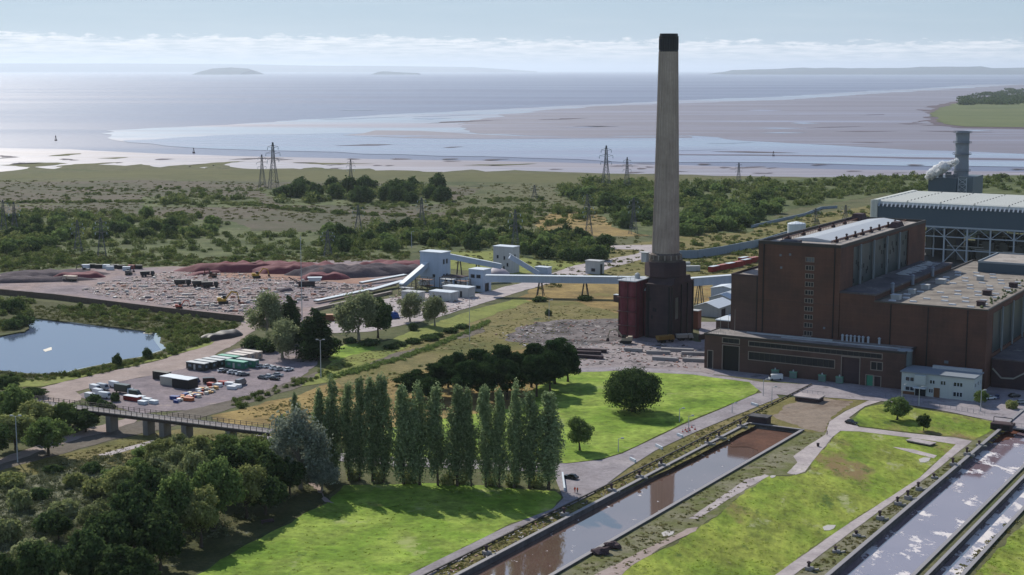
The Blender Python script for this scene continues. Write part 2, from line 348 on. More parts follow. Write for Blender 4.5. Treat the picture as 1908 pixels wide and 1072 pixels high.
sheet('thicket_floor', [(1030, 352), (1100, 342), (1450, 332), (1740, 327), (2300, 327), (2300, 366), (1640, 364), (1470, 392), (1390, 434), (1220, 438), (1150, 428), (1110, 394), (1040, 362)], .10, m_under, 10, 4)
sheet('thicket_floor', [(480, 352), (640, 346), (820, 346), (840, 380), (720, 386), (520, 382)], .10, m_under, 10, 4)
sheet('thicket_floor', [(270, 366), (480, 368), (490, 386), (270, 386)], .10, m_under, 10, 3)
sheet('heath', [(1000, 405), (1100, 388), (1180, 398), (1210, 440), (1100, 440), (1000, 430)], .06, m_tan, 8, 3)
sheet('rough_grass', [(1180, 455), (1268, 440), (1640, 380), (1908, 345), (2200, 360), (2000, 420), (1640, 430), (1420, 520), (1268, 560), (1130, 540), (1000, 480), (900, 470), (1100, 462)], .03, m_rough, 6, 2)
sheet('rough_grass', [(780, 478), (860, 462), (1010, 470), (1100, 486), (1060, 500), (960, 512), (820, 500)], .06, m_lawn3, 5, 1)
# middle ground around the power station
sheet('tan_grass', [(395, 775), (560, 735), (760, 660), (930, 600), (1010, 575), (1160, 600), (1160, 660), (1100, 690), (1060, 760), (1000, 800), (760, 840), (540, 830), (440, 790)], .03, m_tan, 5, 1.5)
sheet('rough_grass', [(600, 690), (760, 640), (880, 590), (980, 555), (1160, 560), (1160, 640), (1000, 650), (860, 665), (760, 700), (640, 720)], .06, m_rough, 5, 1.5)
sheet('tan_grass', [(960, 560), (1010, 530), (1180, 520), (1320, 530), (1340, 560), (1160, 585), (1060, 560)], .09, m_tan, 5, 1.5)
sheet('grass_verge', [(600, 690), (640, 660), (720, 635), (800, 605), (900, 572), (970, 555), (990, 562), (880, 600), (800, 630), (740, 655), (660, 690), (615, 712), (560, 720)], .12, m_lawn3, 4, .8)
sheet('grass_verge', [(612, 668), (618, 648), (650, 640), (690, 638), (700, 650), (650, 664), (622, 676)], .15, m_lawn, 3, .8)
sheet('demolition_yard', [(960, 612), (1000, 603), (1040, 596), (1150, 594), (1300, 640), (1316, 690), (1150, 690), (1080, 680), (1050, 664), (1000, 652), (985, 640), (940, 634)], .12, m_rubble, 3, 1.2)
sheet('apron', [(1060, 650), (1120, 640), (1200, 625), (1320, 640), (1330, 700), (1180, 682), (1070, 688)], .15, gmat('apron concrete', ['6a6262', '8c8282', '968c8a', '5c5656'], .07, .9, .45, bump=.1, spots=[('3c3838', .1, .6)]), 2.5, .8)
sheet('road', [(1062, 686), (1180, 683), (1300, 694), (1420, 712), (1500, 716), (1620, 722), (1700, 740), (1908, 757), (2300, 790), (2300, 840), (1908, 800), (1860, 786), (1740, 762), (1650, 748), (1560, 742), (1420, 733), (1396, 712), (1290, 698), (1150, 691), (1078, 694)], .18, m_asph, 3, .4)
sheet('road', [(1300, 600), (1420, 600), (2300, 640), (2300, 790), (1908, 757), (1700, 740), (1500, 716), (1316, 696)], .06, m_asph, 3, .4)
sheet('lawn', [(1048, 700), (1078, 693), (1150, 690), (1290, 697), (1394, 711), (1421, 721), (1408, 733), (1340, 762), (1272, 789), (1200, 824), (1160, 843), (1122, 855), (1056, 863), (700, 850), (560, 835), (760, 790), (960, 760), (1000, 720)], .15, m_lawn, 3, .25)
# lower left lawn, service road, strip beside the basins
sheet('lawn', [(300, 1110), (470, 1010), (560, 962), (610, 938), (640, 905), (800, 900), (1035, 915), (1046, 925), (1030, 948), (942, 981), (758, 1072), (660, 1120)], .06, m_lawn, 3, .5)
sheet('road', [(660, 1122), (758, 1073), (942, 982), (1030, 948), (1050, 928), (1040, 905), (1030, 880), (900, 874), (700, 868), (540, 846), (470, 810), (640, 826), (800, 848), (1056, 864), (1120, 857), (1160, 845), (1275, 791), (1340, 764), (1408, 734), (1440, 728), (1452, 741), (1400, 762), (1300, 803), (1220, 840), (1170, 872), (1118, 912), (1090, 928), (1036, 955), (976, 978), (800, 1074), (710, 1122)], .12, m_asph, 3, .12)
sheet('stony_verge', [(712, 1120), (800, 1075), (976, 979), (1036, 956), (1092, 929), (1120, 913), (1172, 873), (1222, 841), (1302, 804), (1402, 763), (1450, 742), (1520, 738), (1600, 745), (1640, 742), (1575, 765), (1545, 785), (1538, 808), (1512, 806), (1412, 791), (1268, 864), (1120, 934), (855, 1072), (770, 1120)], .06, m_rough, 2.5, .3)
sheet('bare_ground', [(1440, 775), (1470, 752), (1530, 742), (1590, 748), (1560, 768), (1540, 790), (1535, 806), (1500, 800)], .09, gmat('bare patch', ['7c7064', '8a7c6e', '6a5a4c'], .08, .9, .4), 2, .8)
def site_sheet(name, pts, z, m, step=3, jit=.4):
    return sheet(name, [tuple(SW(v, u)[:2]) for v, u in pts], z, m, step, jit, px=False)
site_sheet('stony_verge', [(72.9, -330), (72.9, -84), (78, -84), (84, -140), (82, -200), (80, -330)], .05, m_cgrass, 4, .4)
sheet('lawn', [(1080, 1110), (1145, 1073), (1200, 1040), (1280, 1000), (1300, 985), (1360, 940), (1430, 888), (1470, 888), (1500, 882), (1522, 850), (1552, 815), (1567, 803), (1600, 802), (1680, 812), (1760, 822), (1782, 828), (1715, 889), (1570, 983), (1443, 1072), (1380, 1112)], .09, m_lawn2, 3, .5)
sheet('stony_ground', [(1010, 1112), (1060, 1072), (1280, 927), (1400, 866), (1505, 808), (1540, 806), (1552, 815), (1522, 850), (1500, 882), (1430, 888), (1360, 940), (1300, 985), (1210, 1035), (1145, 1073), (1080, 1112)], .07, m_cgrass, 2.5, .5)
sheet('footpath', [(1100, 1074), (1180, 1035), (1240, 1005), (1280, 985), (1300, 982), (1296, 990), (1230, 1020), (1165, 1064), (1150, 1080)], .12, m_dirt, 2, .4)
sheet('footpath', [(1282, 966), (1300, 955), (1345, 925), (1390, 893), (1425, 884), (1434, 887), (1400, 905), (1340, 942), (1300, 967)], .12, m_conc, 2, .4)
sheet('footpath', [(1466, 882), (1486, 862), (1478, 850), (1500, 834), (1538, 810), (1545, 786), (1576, 766), (1622, 745), (1656, 743), (1612, 757), (1582, 778), (1592, 788), (1600, 796), (1700, 808), (1780, 816), (1811, 822), (1738, 881), (1590, 988), (1476, 1074), (1432, 1110), (1386, 1110), (1442, 1073), (1569, 984), (1714, 890), (1781, 828), (1700, 816), (1600, 804), (1566, 803), (1552, 814), (1521, 851), (1500, 879), (1482, 885)], .14, m_conc, 2, .12)
sheet('footpath', [(1663, 833), (1700, 837), (1746, 849), (1740, 854), (1700, 844)], .15, m_conc, 2, .1)
sheet('lawn', [(1586, 783), (1612, 760), (1650, 752), (1740, 766), (1790, 774), (1850, 786), (1852, 800), (1815, 820), (1780, 814), (1700, 806), (1602, 794)], .11, m_lawn2, 3, .4)
sheet('lawn', [(1740, 1112), (1812, 1074), (1908, 976), (2300, 700), (2400, 900), (2000, 1112)], .08, m_lawn2, 3, .6)
site_sheet('stony_verge', [(112, -330), (128.4, -330), (128.4, -30), (120, -30), (116, -60)], .05, m_cgrass, 4, .4)
for (a, b, w) in ((1545, 983, 9), (1723, 857, 8), (1245, 994, 9), (1608, 1056, 2), (1440, 888, 4)):
    sheet('concrete_pad', [(a - w * 1.4, b - 1), (a - w * .3, b - w * .55), (a + w * 1.4, b - w * .5), (a + w, b + w * .2), (a, b + w * .6), (a - w, b + w * .6)], .17, P('pad', 'b0aaa4', .3, .5), 1, .15)
# compound, tracks, pond banks, laydown yard
sheet('compound', [(140, 738), (200, 716), (330, 690), (480, 636), (560, 640), (600, 668), (560, 704), (470, 735), (380, 762), (260, 770)], .09, m_yard, 3, .5)
sheet('dirt_track', [(-200, 800), (0, 745), (80, 722), (200, 693), (290, 673), (350, 655), (395, 636), (430, 618), (450, 604), (455, 590), (500, 594), (478, 612), (440, 640), (395, 665), (340, 688), (220, 712), (140, 730), (150, 745), (0, 800)], .12, m_dirt, 3, .6)
sheet('grass_verge', [(-100, 715), (60, 708), (160, 695), (260, 676), (340, 654), (400, 636), (380, 646), (290, 672), (200, 692), (80, 720), (-100, 728)], .15, m_lawn3, 3, .6)
sheet('scrub_ground', [(-100, 560), (60, 560), (300, 580), (455, 600), (400, 640), (300, 672), (316, 652), (300, 633), (305, 621), (190, 606), (64, 592), (46, 594), (52, 610), (46, 618), (-100, 627)], .05, m_scrubg, 4, .8)
sheet('laydown_yard', [(-200, 520), (0, 512), (60, 506), (150, 500), (300, 496), (430, 494), (540, 486), (780, 486), (800, 500), (760, 520), (620, 562), (560, 600), (480, 612), (455, 590), (300, 574), (100, 548), (0, 538), (-200, 520)], .09, m_lay, 4, .6)
sheet('red_ground', [(360, 500), (440, 490), (560, 488), (700, 520), (690, 532), (600, 524), (480, 520), (400, 514)], .12, gmat('reddish yard ground', ['8c6e60', '9c7c6c', '94705f'], .05, .6, .4), 3, 1.5)
sheet('dirt_track', [(540, 600), (600, 608), (700, 596), (800, 560), (900, 545), (1000, 520), (1070, 495), (1200, 470), (1215, 478), (1100, 510), (1000, 535), (900, 565), (800, 596), (690, 618), (600, 622)], .15, m_conc, 3, .5)
sheet('dirt_track', [(600, 610), (700, 560), (790, 545), (860, 545), (860, 575), (720, 612)], .12, m_conc, 3, .8)
sheet('dirt_track', [(1130, 458), (1215, 456), (1230, 466), (1170, 490), (1100, 505), (1090, 500), (1195, 470), (1180, 465), (1130, 464)], .14, m_conc, 3, .5)
sheet('railway_bed', [(-100, 880), (0, 862), (120, 820), (200, 798), (300, 775), (450, 742), (600, 690), (700, 665), (800, 645), (900, 610), (905, 618), (700, 676), (450, 756), (300, 800), (200, 822), (100, 850), (-100, 905)], .10, gmat('ballast', ['5c544c', '6c645a', '504a42'], .1, 1, .4), 3, .5)
sheet('dirt_track', [(-100, 868), (0, 856), (90, 822), (190, 792), (240, 778), (262, 776), (250, 788), (200, 804), (100, 832), (0, 866), (-100, 886)], .13, m_dirt, 3, .6)
sheet('footpath', [(180, 848), (286, 820), (290, 825), (200, 850)], .13, m_conc, 2, .3)
sheet('rough_grass', [(-100, 890), (100, 850), (240, 815), (330, 800), (500, 790), (520, 830), (300, 860), (100, 900), (-100, 940)], .07, m_rough, 4, 1)
sheet('scrub_ground', [(-200, 930), (60, 885), (300, 845), (560, 820), (640, 905), (600, 940), (470, 1010), (300, 1110), (-200, 1110)], .04, m_scrubg, 4, 1)
sheet('bramble_ground', [(-200, 930), (60, 885), (200, 860), (240, 900), (140, 960), (80, 1110), (-200, 1110)], .08, m_silver, 3, 1.5)
sheet('dirt_track', [(574, 900), (592, 912), (605, 935), (622, 938), (600, 918), (594, 898)], .10, m_dirt, 1.5, .5)
# pond
t = NT('pond water'); t.out('54627a', .08, 1); t.b.inputs['IOR'].default_value = 1.9; t.bump(t.noise(t.pos((.6, 1.4, 1)), 1, 3), .02, .4)
sheet('pond', [(p.x * 1.02, p.y) for p in pond], -.55, t.m, px=False, jit=0)
mb = MB()
for a, b in zip(pond, pond[1:] + pond[:1]): mb.poly([(a.x, a.y, -1), (b.x, b.y, -1), (b.x, b.y, 0), (a.x, a.y, 0)])
props(mb.obj('pond_bank', m_scrubg), kind='structure')
for pts in ([(203, 608), (214, 611), (250, 613), (247, 608), (220, 605)], [(266, 621), (280, 623), (292, 619), (275, 618)], [(80, 652), (95, 647), (97, 652), (84, 656)]):
    sheet('sandbar', pts, -.5, P('sand', 'b8b0a0', .2), 1, .3)
# lagoons
def lagoon_mat(name, base, foam, th, sc):
    t = NT(name); c = t.mix(t.math('MULTIPLY', t.math('SUBTRACT', t.noise(t.pos(), .03, 4), .4), 3, True), base[0], base[1])
    f = t.math('MULTIPLY', t.math('SUBTRACT', t.noise(t.pos((1, .6, 1), GA), sc, 8, .68), th), 13, True)
    c = t.mix(f, c, foam); t.out(c, .05, 1); t.b.inputs['IOR'].default_value = 2.6; t.l.new(t.math('ADD', .04, t.math('MULTIPLY', f, .8)), t.b.inputs['Roughness'])
    t.bump(t.noise(t.pos((1, 1, 1)), .8, 3), .01, .3); return t.m
def pl_(v0, v1, u0, u1, z, name, m): 
    return sheet(name, [tuple(p[:2]) for p in sq(v0, v1, u0, u1)], z, m, px=False, jit=0)
pl_(53.0, 72.0, -330, -104, -1.0, 'lagoon_water', lagoon_mat('still brown water', ('6a544a', '786056'), 'c0b4ae', .63, .25))
sheet('lagoon_bed', [tuple(SW(v, u)[:2]) for v, u in ((53.0, -100), (53.0, -83), (72.0, -83), (72.0, -116), (64, -109), (59, -112))], -.9, gmat('drained lagoon mud', ['4a3228', '5c4034', '6a4a3a'], .1, .9, .4), 1.5, .5, px=False)
lm = lagoon_mat('scummy lagoon water', ('806e76', '8e7c82'), 'c2b6b0', .545, .17)
pl_(129.2, 146.2, -330, 14, -1.4, 'lagoon_water', lm); pl_(149.4, 156.4, -330, 14, -1.4, 'lagoon_water', lagoon_mat('foamy lagoon water', ('86767c', '948488'), 'c2b6b0', .48, .17))
sheet('lagoon_bed', [tuple(SW(v, u)[:2]) for v, u in ((129.2, -62), (130, -42), (133.5, -30), (135, -38), (133, -52), (131, -60))], -1.35, gmat('rusty sludge', ['5a3426', '6c4434'], .1, .9, .4), 1.5, .5, px=False)
# haze: the air over the whole estuary
hm = bpy.data.materials.new('haze air'); hm.use_nodes = True; hm.node_tree.nodes.clear()
pv = hm.node_tree.nodes.new('ShaderNodeVolumePrincipled'); om = hm.node_tree.nodes.new('ShaderNodeOutputMaterial')
pv.inputs['Color'].default_value = (.80, .90, 1.0, 1); pv.inputs['Density'].default_value = 1.95e-5; pv.inputs['Anisotropy'].default_value = .4
hm.node_tree.links.new(pv.outputs[0], om.inputs['Volume'])
mb = MB(); mb.box(-310000, 310000, -1200, 195000, -4, 640); props(mb.obj('haze', hm), 'pale blue summer haze thickening over the estuary', 'haze', kind='stuff')
# far shores and islands
def far_land(name, prof, base, y_dist, depth, m, label, cat='hills', kind=None):
    """prof: (px, py_top); a ridge with real width and depth standing on the water"""
    mb = MB(); n = len(prof); rows = []
    for j, (fr, hh) in enumerate(((0, 0), (.15, .55), (.5, 1), (.85, .5), (1, 0))):
        row = []
        for px, py in prof:
            d = ray(px, py); Y = y_dist + depth * fr; X = d[0] / d[1] * (y_dist + depth * .5); H_ = max(0, CH + d[2] / d[1] * (y_dist + depth * .5) + 1.9)
            row.append((X * (1 if j != 9 else 1), Y + 0 * X, -2 + H_ * hh))
        rows.append(row)
    for j in range(4):
        for i in range(n - 1): mb.poly([rows[j][i], rows[j][i + 1], rows[j + 1][i + 1], rows[j + 1][i]])
    return props(mb.obj(name, m), label, cat, kind=kind)
m_far = gmat('far land', ['26323a', '2e3c42', '364448'], .0006, .004, .4, bump=0)
far_land('island', [(384, 137), (387, 131.5), (395, 128), (410, 127), (430, 126), (446, 127), (462, 128), (469, 131), (472, 137)], 0, 42000, 4000, m_far, None, None, 'structure')
far_land('island', [(700, 137), (706, 134), (715, 133), (730, 134), (750, 135.2), (776, 136), (779, 137)], 0, 42000, 3000, m_far, None, None, 'structure')
hp = [(1340, 137), (1352, 133.5)]; rr_ = random.Random(3)
for k in range(40):
    x = 1365 + k * 22; base_ = 131 - min(6, (x - 1365) / 22) * .7 - (2.5 if 1700 < x < 1830 else 0)
    hp.append((x, base_ + rr_.uniform(-.7, .7)))
far_land('headland', hp, 0, 42000, 6000, m_far, None, None, 'structure')
cp = [(-700, 121)] + [(x, 118.5 + 1.6 * mnoise.noise(Vector((x / 170, 0, 2))) + max(0, (x - 250) / 120) ** 1.15) for x in range(-600, 900, 40)] + [(1000, 133)]
far_land('far_coast', cp, 0, 84000, 8000, m_far, None, None, 'structure')
# ================================================================== POWER STATION
def brick(name, c1, c2):
    t = NT(name); n = t.noise(t.pos(), .08, 5, .6); c = t.mix(t.math('MULTIPLY', t.math('SUBTRACT', n, .38), 3.5, True), c1, c2)
    s_ = t.noise(t.pos((1, 1, .05)), .8, 5, .7); f = t.noise(t.pos((1, 1, 2.5)), 1.6, 5, .8)
    # courses: faint lighter bands every lift of brickwork
    sx_ = t.n.new('ShaderNodeSeparateXYZ'); t.l.new(t.geo.outputs['Position'], sx_.inputs[0])
    crs = t.math('MULTIPLY', t.math('SUBTRACT', t.math('ABSOLUTE', t.math('SINE', t.math('MULTIPLY', sx_.outputs[2], 1.05))), .94), 1.3, True)
    g = t.math('ADD', .62, t.math('ADD', t.math('MULTIPLY', s_, .36), t.math('MULTIPLY', f, .42)))
    c = t.mix(1.0, c, t.grey(t.math('ADD', g, crs)), 'MULTIPLY'); return t.out(c, .9, .2)
m_brick = brick('red brick', '64483e', '523e38'); m_brick2 = brick('brown brick', '5c4842', '4c3c38')
m_base = brick('sooty brick', '4c3e40', '3a3236'); m_cconc = P('chimney concrete', 'b0a296', .4, .12, .9, .2, 0, .75, '8e8278')
m_roof = gmat('roof felt', ['4a464a', '5a565a', '6a6666'], .08, 1, .4, spots=[('8c8886', .12, .62), ('3a3634', .1, .64)], bump=.05)
m_roofl = gmat('pale stained roof', ['8a827c', '9c948c', 'a8a098'], .1, 1, .45, spots=[('5c5650', .12, .6)], bump=.05)
m_froof = gmat('front roof', ['7c7672', '8e8884', '6a6462'], .1, 1, .4, spots=[('a49e98', .12, .62)], bump=.05)
m_zinc = P('pale metal sheet', 'a8acb0', .2, .3, .5, .5, 0, .2)
m_frame = P('stone surround', '8a8078', .25, 1, .8); m_glass = P('dark glass', '24262c', .5, .4, .5, .3)
m_curt = P('curtain glazing', '3a4648', .5, .25, .35, .5, 0, .4, '2a3234'); m_dark = P('dark opening', '0c0c0e', .2); m_steel = P('grey steel', '6a7078', .2)
m_clad = P('grey cladding', '465662', .1, .1, .6, .4, 0, .12); m_white = P('white sheet', 'c4ccd2', .2, .4, .6, .4, 0, .25); m_wcon = P('dirty white render', 'aeb0b0', .35, .5, .8, .3, 0, .4)
m_rust = P('rust', '6a4430', .4, .8); m_red = P('red oxide sheet', '68323a', .25, .3, .8, .2, 0, .4, '764048'); m_black = P('black soot', '16161a', .3)
m_teal = P('green paint', '3c8a6e', .2); m_orange = P('orange paint', 'c86a30', .2); m_yell = P('yellow plant paint', 'b08a2c', .3); m_tyre = P('tyre', '18181a', .2)
def wall_open(mb, a, b, z0, z1, ops, depth=.5, glass=None, frame=None, fw=.28, parent=None, bar=None, gname='window'):
    """a wall from a to b (local xy, outer face on the right-hand side) with true openings; ops = (s0, s1, t0, t1, glassmat)"""
    a = Vector((a[0], a[1], 0)); b = Vector((b[0], b[1], 0)); L = (b - a).length; d = (b - a) / L; n = Vector((d.y, -d.x, 0))
    def p(s, z, k=0): return a + d * s - n * k + Vector((0, 0, z))
    xs = sorted({0, L} | {o[0] for o in ops} | {o[1] for o in ops}); zs = sorted({z0, z1} | {o[2] for o in ops} | {o[3] for o in ops})
    for i in range(len(xs) - 1):
        for j in range(len(zs) - 1):
            cx, cz = (xs[i] + xs[i + 1]) / 2, (zs[j] + zs[j + 1]) / 2
            if any(o[0] < cx < o[1] and o[2] < cz < o[3] for o in ops): continue
            mb.poly([p(xs[i], zs[j]), p(xs[i + 1], zs[j]), p(xs[i + 1], zs[j + 1]), p(xs[i], zs[j + 1])])
    for o in ops:
        s0, s1, t0, t1 = o[:4]
        for q in ((s0, t0, s1, t0), (s1, t0, s1, t1), (s1, t1, s0, t1), (s0, t1, s0, t0)):
            mb.poly([p(q[0], q[1]), p(q[0], q[1], depth), p(q[2], q[3], depth), p(q[2], q[3])])
        nm = o[5] if len(o) > 5 else gname
        fr = MB()
        for (u0, u1, w0, w1) in ((s0 - fw, s0, t0 - fw, t1 + fw), (s1, s1 + fw, t0 - fw, t1 + fw), (s0, s1, t1, t1 + fw), (s0, s1, t0 - fw, t0)):
            w0 = max(w0, z0 + .02)
            if w1 <= w0: continue
            fr.hexa([p(u0, w0, -.12), p(u1, w0, -.12), p(u1, w0, .1), p(u0, w0, .1), p(u0, w1, -.12), p(u1, w1, -.12), p(u1, w1, .1), p(u0, w1, .1)])
        nb = o[6] if len(o) > 6 else 0; mu = MB()
        for k in range(1, nb):
            s = s0 + (s1 - s0) * k / nb; mu.hexa([p(s - .12, t0, .1), p(s + .12, t0, .1), p(s + .12, t0, .3), p(s - .12, t0, .3), p(s - .12, t1, .1), p(s + .12, t1, .1), p(s + .12, t1, .3), p(s - .12, t1, .3)])
        w = fr.obj(nm, frame or m_frame, parent)
        if nb > 1 and s1 - s0 < 5: mu.obj('glazing_bar', frame or m_frame, w)
        elif nb > 1: mu.obj('glazing_bars', P('dark glazing bar', '3c3c3c', .2), w)
        g = MB(); g.poly([p(s0, t0, depth), p(s1, t0, depth), p(s1, t1, depth), p(s0, t1, depth)])
        g.obj('pane' if nm == 'window' else 'opening', o[4] or glass or m_glass, w)
def closed_roof(mb, x0, x1, y0, y1, z, par=.7, th=.5):
    pass
def parapet(mb, x0, x1, y0, y1, z, h=.6, t=.45):
    for a in ((x0, x1, y0, y0 + t), (x0, x1, y1 - t, y1), (x0, x0 + t, y0 + t, y1 - t), (x1 - t, x1, y0 + t, y1 - t)): mb.box(*a, z - h * .4, z + h)
# ---- boiler house: v 16.8..51.1, u 14..133, roof at 51.6
bh = site('boiler_house', 'tallest brick block of the power station, with one column of small windows', 'building', 16.8, 14)
w = MB(); BW, BD, BZ = 34.3, 118.8, 51.0
ops = [(20.2, 23.4, z, z + 1.6, m_glass if k else m_steel, 'window', 3) for k, z in enumerate([44.6 - 3.3 * i for i in range(10)])] + [(19.6, 22.8, 12.6, 14.4, m_glass, 'window', 3)]
wall_open(w, (0, 0), (BW, 0), 0, BZ, ops, .45, parent=bh, fw=.22)
w.poly([(0, BD, 0), (0, 0, 0), (0, 0, BZ), (0, BD, BZ)]); w.poly([(BW, BD, 0), (0, BD, 0), (0, BD, BZ), (BW, BD, BZ)])
gl0, gl1 = 15.5, 92.0
wall_open(w, (BW, 0), (BW, BD), 0, BZ, [(gl0, gl1, 33.5, 49.6, m_curt, 'curtain_glazing')], .5, frame=m_brick, fw=.15, parent=bh)
w.obj('wall', m_brick, bh)
def mullions(root, us, *bx):
    for c in list(root.children):
        if c.name.startswith('curtain_glazing'):
            for u in us: MB().box(bx[0], bx[1], u - .5, u + .5, bx[2], bx[3]).obj('mullion', P('pale mullion', '7a8286', .3), c)
mullions(bh, (24.5, 42, 60, 78), BW - .1, BW + .55, 32, 50)
rb = random.Random(2)
for k in range(60):
    u = gl0 + 1.2 + k * (gl1 - gl0 - 2) / 60; z = 34 + rb.random() * 12
    if rb.random() < .5: MB().box(BW - .5, BW - .42, u, u + 1.1, z, z + 1.8).obj('broken_pane', P('soot panes', '141619', .2), bh)
r = MB(); r.poly([(.3, .3, BZ - .2), (BW - .3, .3, BZ - .2), (BW - .3, BD - .3, BZ - .2), (.3, BD - .3, BZ - .2)]); rf = r.obj('roof', m_roofl, bh)
q = MB(); parapet(q, -.1, BW + .1, -.1, BD + .1, BZ, .9, .7); q.obj('parapet', P('dark coping', '34302f', .4), rf)
q = MB(); q.frus(9, 24.5, 16, 112, BZ - .2, 9, 24.5, 16, 112, BZ + .6); q.hexa([(9, 16, BZ + .6), (24.5, 16, BZ + .6), (24.5, 112, BZ + .6), (9, 112, BZ + .6), (16.5, 16, BZ + 1.5), (17, 16, BZ + 1.5), (17, 112, BZ + 1.5), (16.5, 112, BZ + 1.5)]); q.obj('rooflight', m_zinc, rf)
for x, n_, sd_ in ((26.5, 8, 1), (5.5, 5, 2)):
    q = MB(); q.bar((x, 12, BZ + .9), (x, 114, BZ + .9), .35)
    for k in range(50): q.bar((x, 12 + k * 2.08, BZ - .2), (x, 12 + k * 2.08, BZ + .9), .14)
    q.obj('pipe_rail', m_rust, rf)
    for k in range(n_):
        u = 18 + k * 92 / n_ + rnd.uniform(-2, 2); q = MB(); s = rnd.uniform(.6, 1.1); q.box(x - s, x + s, u - s, u + s, BZ - .2, BZ + .8); q.rings([(.45, BZ + .8), (.4, BZ + 1.8), (.7, BZ + 2.0), (.15, BZ + 2.4)], 8, c=(x, u)); q.obj('roof_vent', m_base, rf)
q = MB(); q.frus(27.5, 32.5, 84, 92, BZ - .2, 28.5, 31.5, 85, 91, BZ + 2.5); q.obj('plant_hut', m_base, rf); q = MB(); q.frus(2, 8, 108, 116, BZ - .2, 3, 7, 109, 115, BZ + 3); q.obj('plant_hut', m_base, rf)
q = MB(); q.box(8, 15, 3, 9, BZ - .2, BZ + 1.1); q.box(18, 30, 4, 7, BZ - .2, BZ + .3); q.obj('collapsed_canopy', m_roof, rf)
for x in (2.2, 31.8): MB().box(x, x + .35, -.35, 0, 14.6, BZ - .4).obj('downpipe', m_black, bh)
for x, z in ((9, 46), (9.4, 41), (13, 46.5), (28, 18)): MB().box(x, x + .9, -.12, 0, z, z + .9).obj('wall_vent', m_steel, bh)
MB().box(.4, BW, -.06, 0, 27.9, 28.15).obj('string_course', m_brick2, bh)
# ---- left annex (bunker bay)
an = site('bunker_annexe', 'lower brick annexe stepped against the left side of the tallest block', 'building', 5.0, 14.6)
w = MB(); AW, AD = 11.7, 74; wall_open(w, (0, 0), (AW, 0), 0, 37, [], parent=an); w.poly([(0, AD, 0), (0, 0, 0), (0, 0, 37), (0, AD, 37)]); w.poly([(AW, AD, 0), (0, AD, 0), (0, AD, 37), (AW, AD, 37)]); w.obj('wall', m_brick2, an)
r = MB(); r.poly([(.3, .3, 36.8), (AW, .3, 36.8), (AW, AD - .3, 36.8), (.3, AD - .3, 36.8)]); rf = r.obj('roof', m_roofl, an); q = MB(); parapet(q, -.1, AW, -.1, AD + .1, 37, .5, .5); q.obj('parapet', m_base, rf)
q = MB(); q.box(2, 8, 30, 44, 36.8, 39); q.box(3, 9, 52, 62, 36.8, 38.4); q.obj('roof_housing', m_wcon, rf)
q = MB(); q.box(11.2, 11.6, -.35, 0, 4, 37); q.obj('downpipe', m_black, an)
ls = site('brick_lean_to', 'small brick lean-to with a white flat roof at the foot of the bunker annexe', 'building', -2.2, 16.5)
w = MB(); w.box(0, 7.0, 0, 20, 0, 17.2); w.obj('wall', m_brick2, ls); r = MB(); r.box(-.3, 7.0, -.3, 20.3, 17.2, 17.6); r.obj('roof', m_white, ls)
# ---- mid annexe and turbine hall
ma = site('deaerator_annexe', 'dark roofed brick bay between the tallest block and the wide turbine hall', 'building', 51.3, 14.2)
w = MB(); MW, MD = 14.0, 112; w.poly([(0, 0, 0), (MW, 0, 0), (MW, 0, 33), (0, 0, 33)]); w.poly([(MW, 0, 0), (MW, MD, 0), (MW, MD, 33), (MW, 0, 33)]); w.poly([(MW, MD, 0), (0, MD, 0), (0, MD, 33), (MW, MD, 33)]); w.obj('wall', m_brick, ma)
r = MB(); r.box(-.1, MW + .5, -.4, MD + .4, 33, 33.7); rf = r.obj('roof', m_roof, ma)
for u in (20, 48, 78): q = MB(); q.rings([(.7, 31.5), (.7, 35.0), (.9, 35.4), (.3, 35.9)], 10, c=(14.9, u)); q.obj('vent_pipe', P('lead pipe', '7c8490', .2), ma)
q = MB()
for k in range(26): q.frus(3 + rnd.random() * 8, 5 + rnd.random() * 6.5, 60 + k * 1.9, 61 + k * 1.9, 33.7, 4, 5, 60 + k * 1.9, 61 + k * 1.9, 33.7 + .3 + rnd.random() * .4)
q.obj('roof_debris', m_wcon, rf)
th_ = site('turbine_hall', 'wide brick turbine hall with a broad flat roof dotted with small white rooflights', 'building', 65.2, 14)
w = MB(); TW, TD, TZ = 43.4, 150, 30.6
wall_open(w, (0, 0), (TW, 0), 0, TZ, [], parent=th_)
wall_open(w, (TW, 0), (TW, TD), 0, TZ, [(9, 145, 12.5, 28.4, m_curt, 'curtain_glazing')], .5, frame=m_brick, fw=.2, parent=th_)
w.poly([(TW, TD, 0), (0, TD, 0), (0, TD, TZ), (TW, TD, TZ)]); w.poly([(0, TD, 0), (0, 0, 0), (0, 0, TZ), (0, TD, TZ)]); w.obj('wall', m_brick, th_)
mullions(th_, range(24, 145, 18), TW - .1, TW + .5, 11.5, 29)
r = MB(); r.poly([(.3, .3, TZ - .2), (TW - .3, .3, TZ - .2), (TW - .3, TD - .3, TZ - .2), (.3, TD - .3, TZ - .2)])
rf = r.obj('roof', gmat('turbine roof', ['625c58', '7c746c', '8e867c', '6e6860'], .07, .8, .4, spots=[('4a443e', .09, .62), ('a49c92', .1, .66)], bump=.05, rot=GA, stretch=2), th_)
q = MB(); parapet(q, -.1, TW + .1, -.1, TD + .1, TZ, .4, .6); q.obj('parapet', P('weathered coping', '4c4640', .4), rf)
for j in range(11):
    for i in range(5):
        x, u = 5.0 + i * 7.6 + (j % 2) * 2.6, 7 + j * 9.8 + (i % 2) * 2
        if rnd.random() < .1 or x > 41: continue
        q = MB(); q.frus(x - 1.35, x + 1.35, u - .7, u + .7, TZ - .2, x - 1.2, x + 1.2, u - .55, u + .55, TZ + .22); q.obj('rooflight', P('white dome', 'c4c6c8', .2), rf)
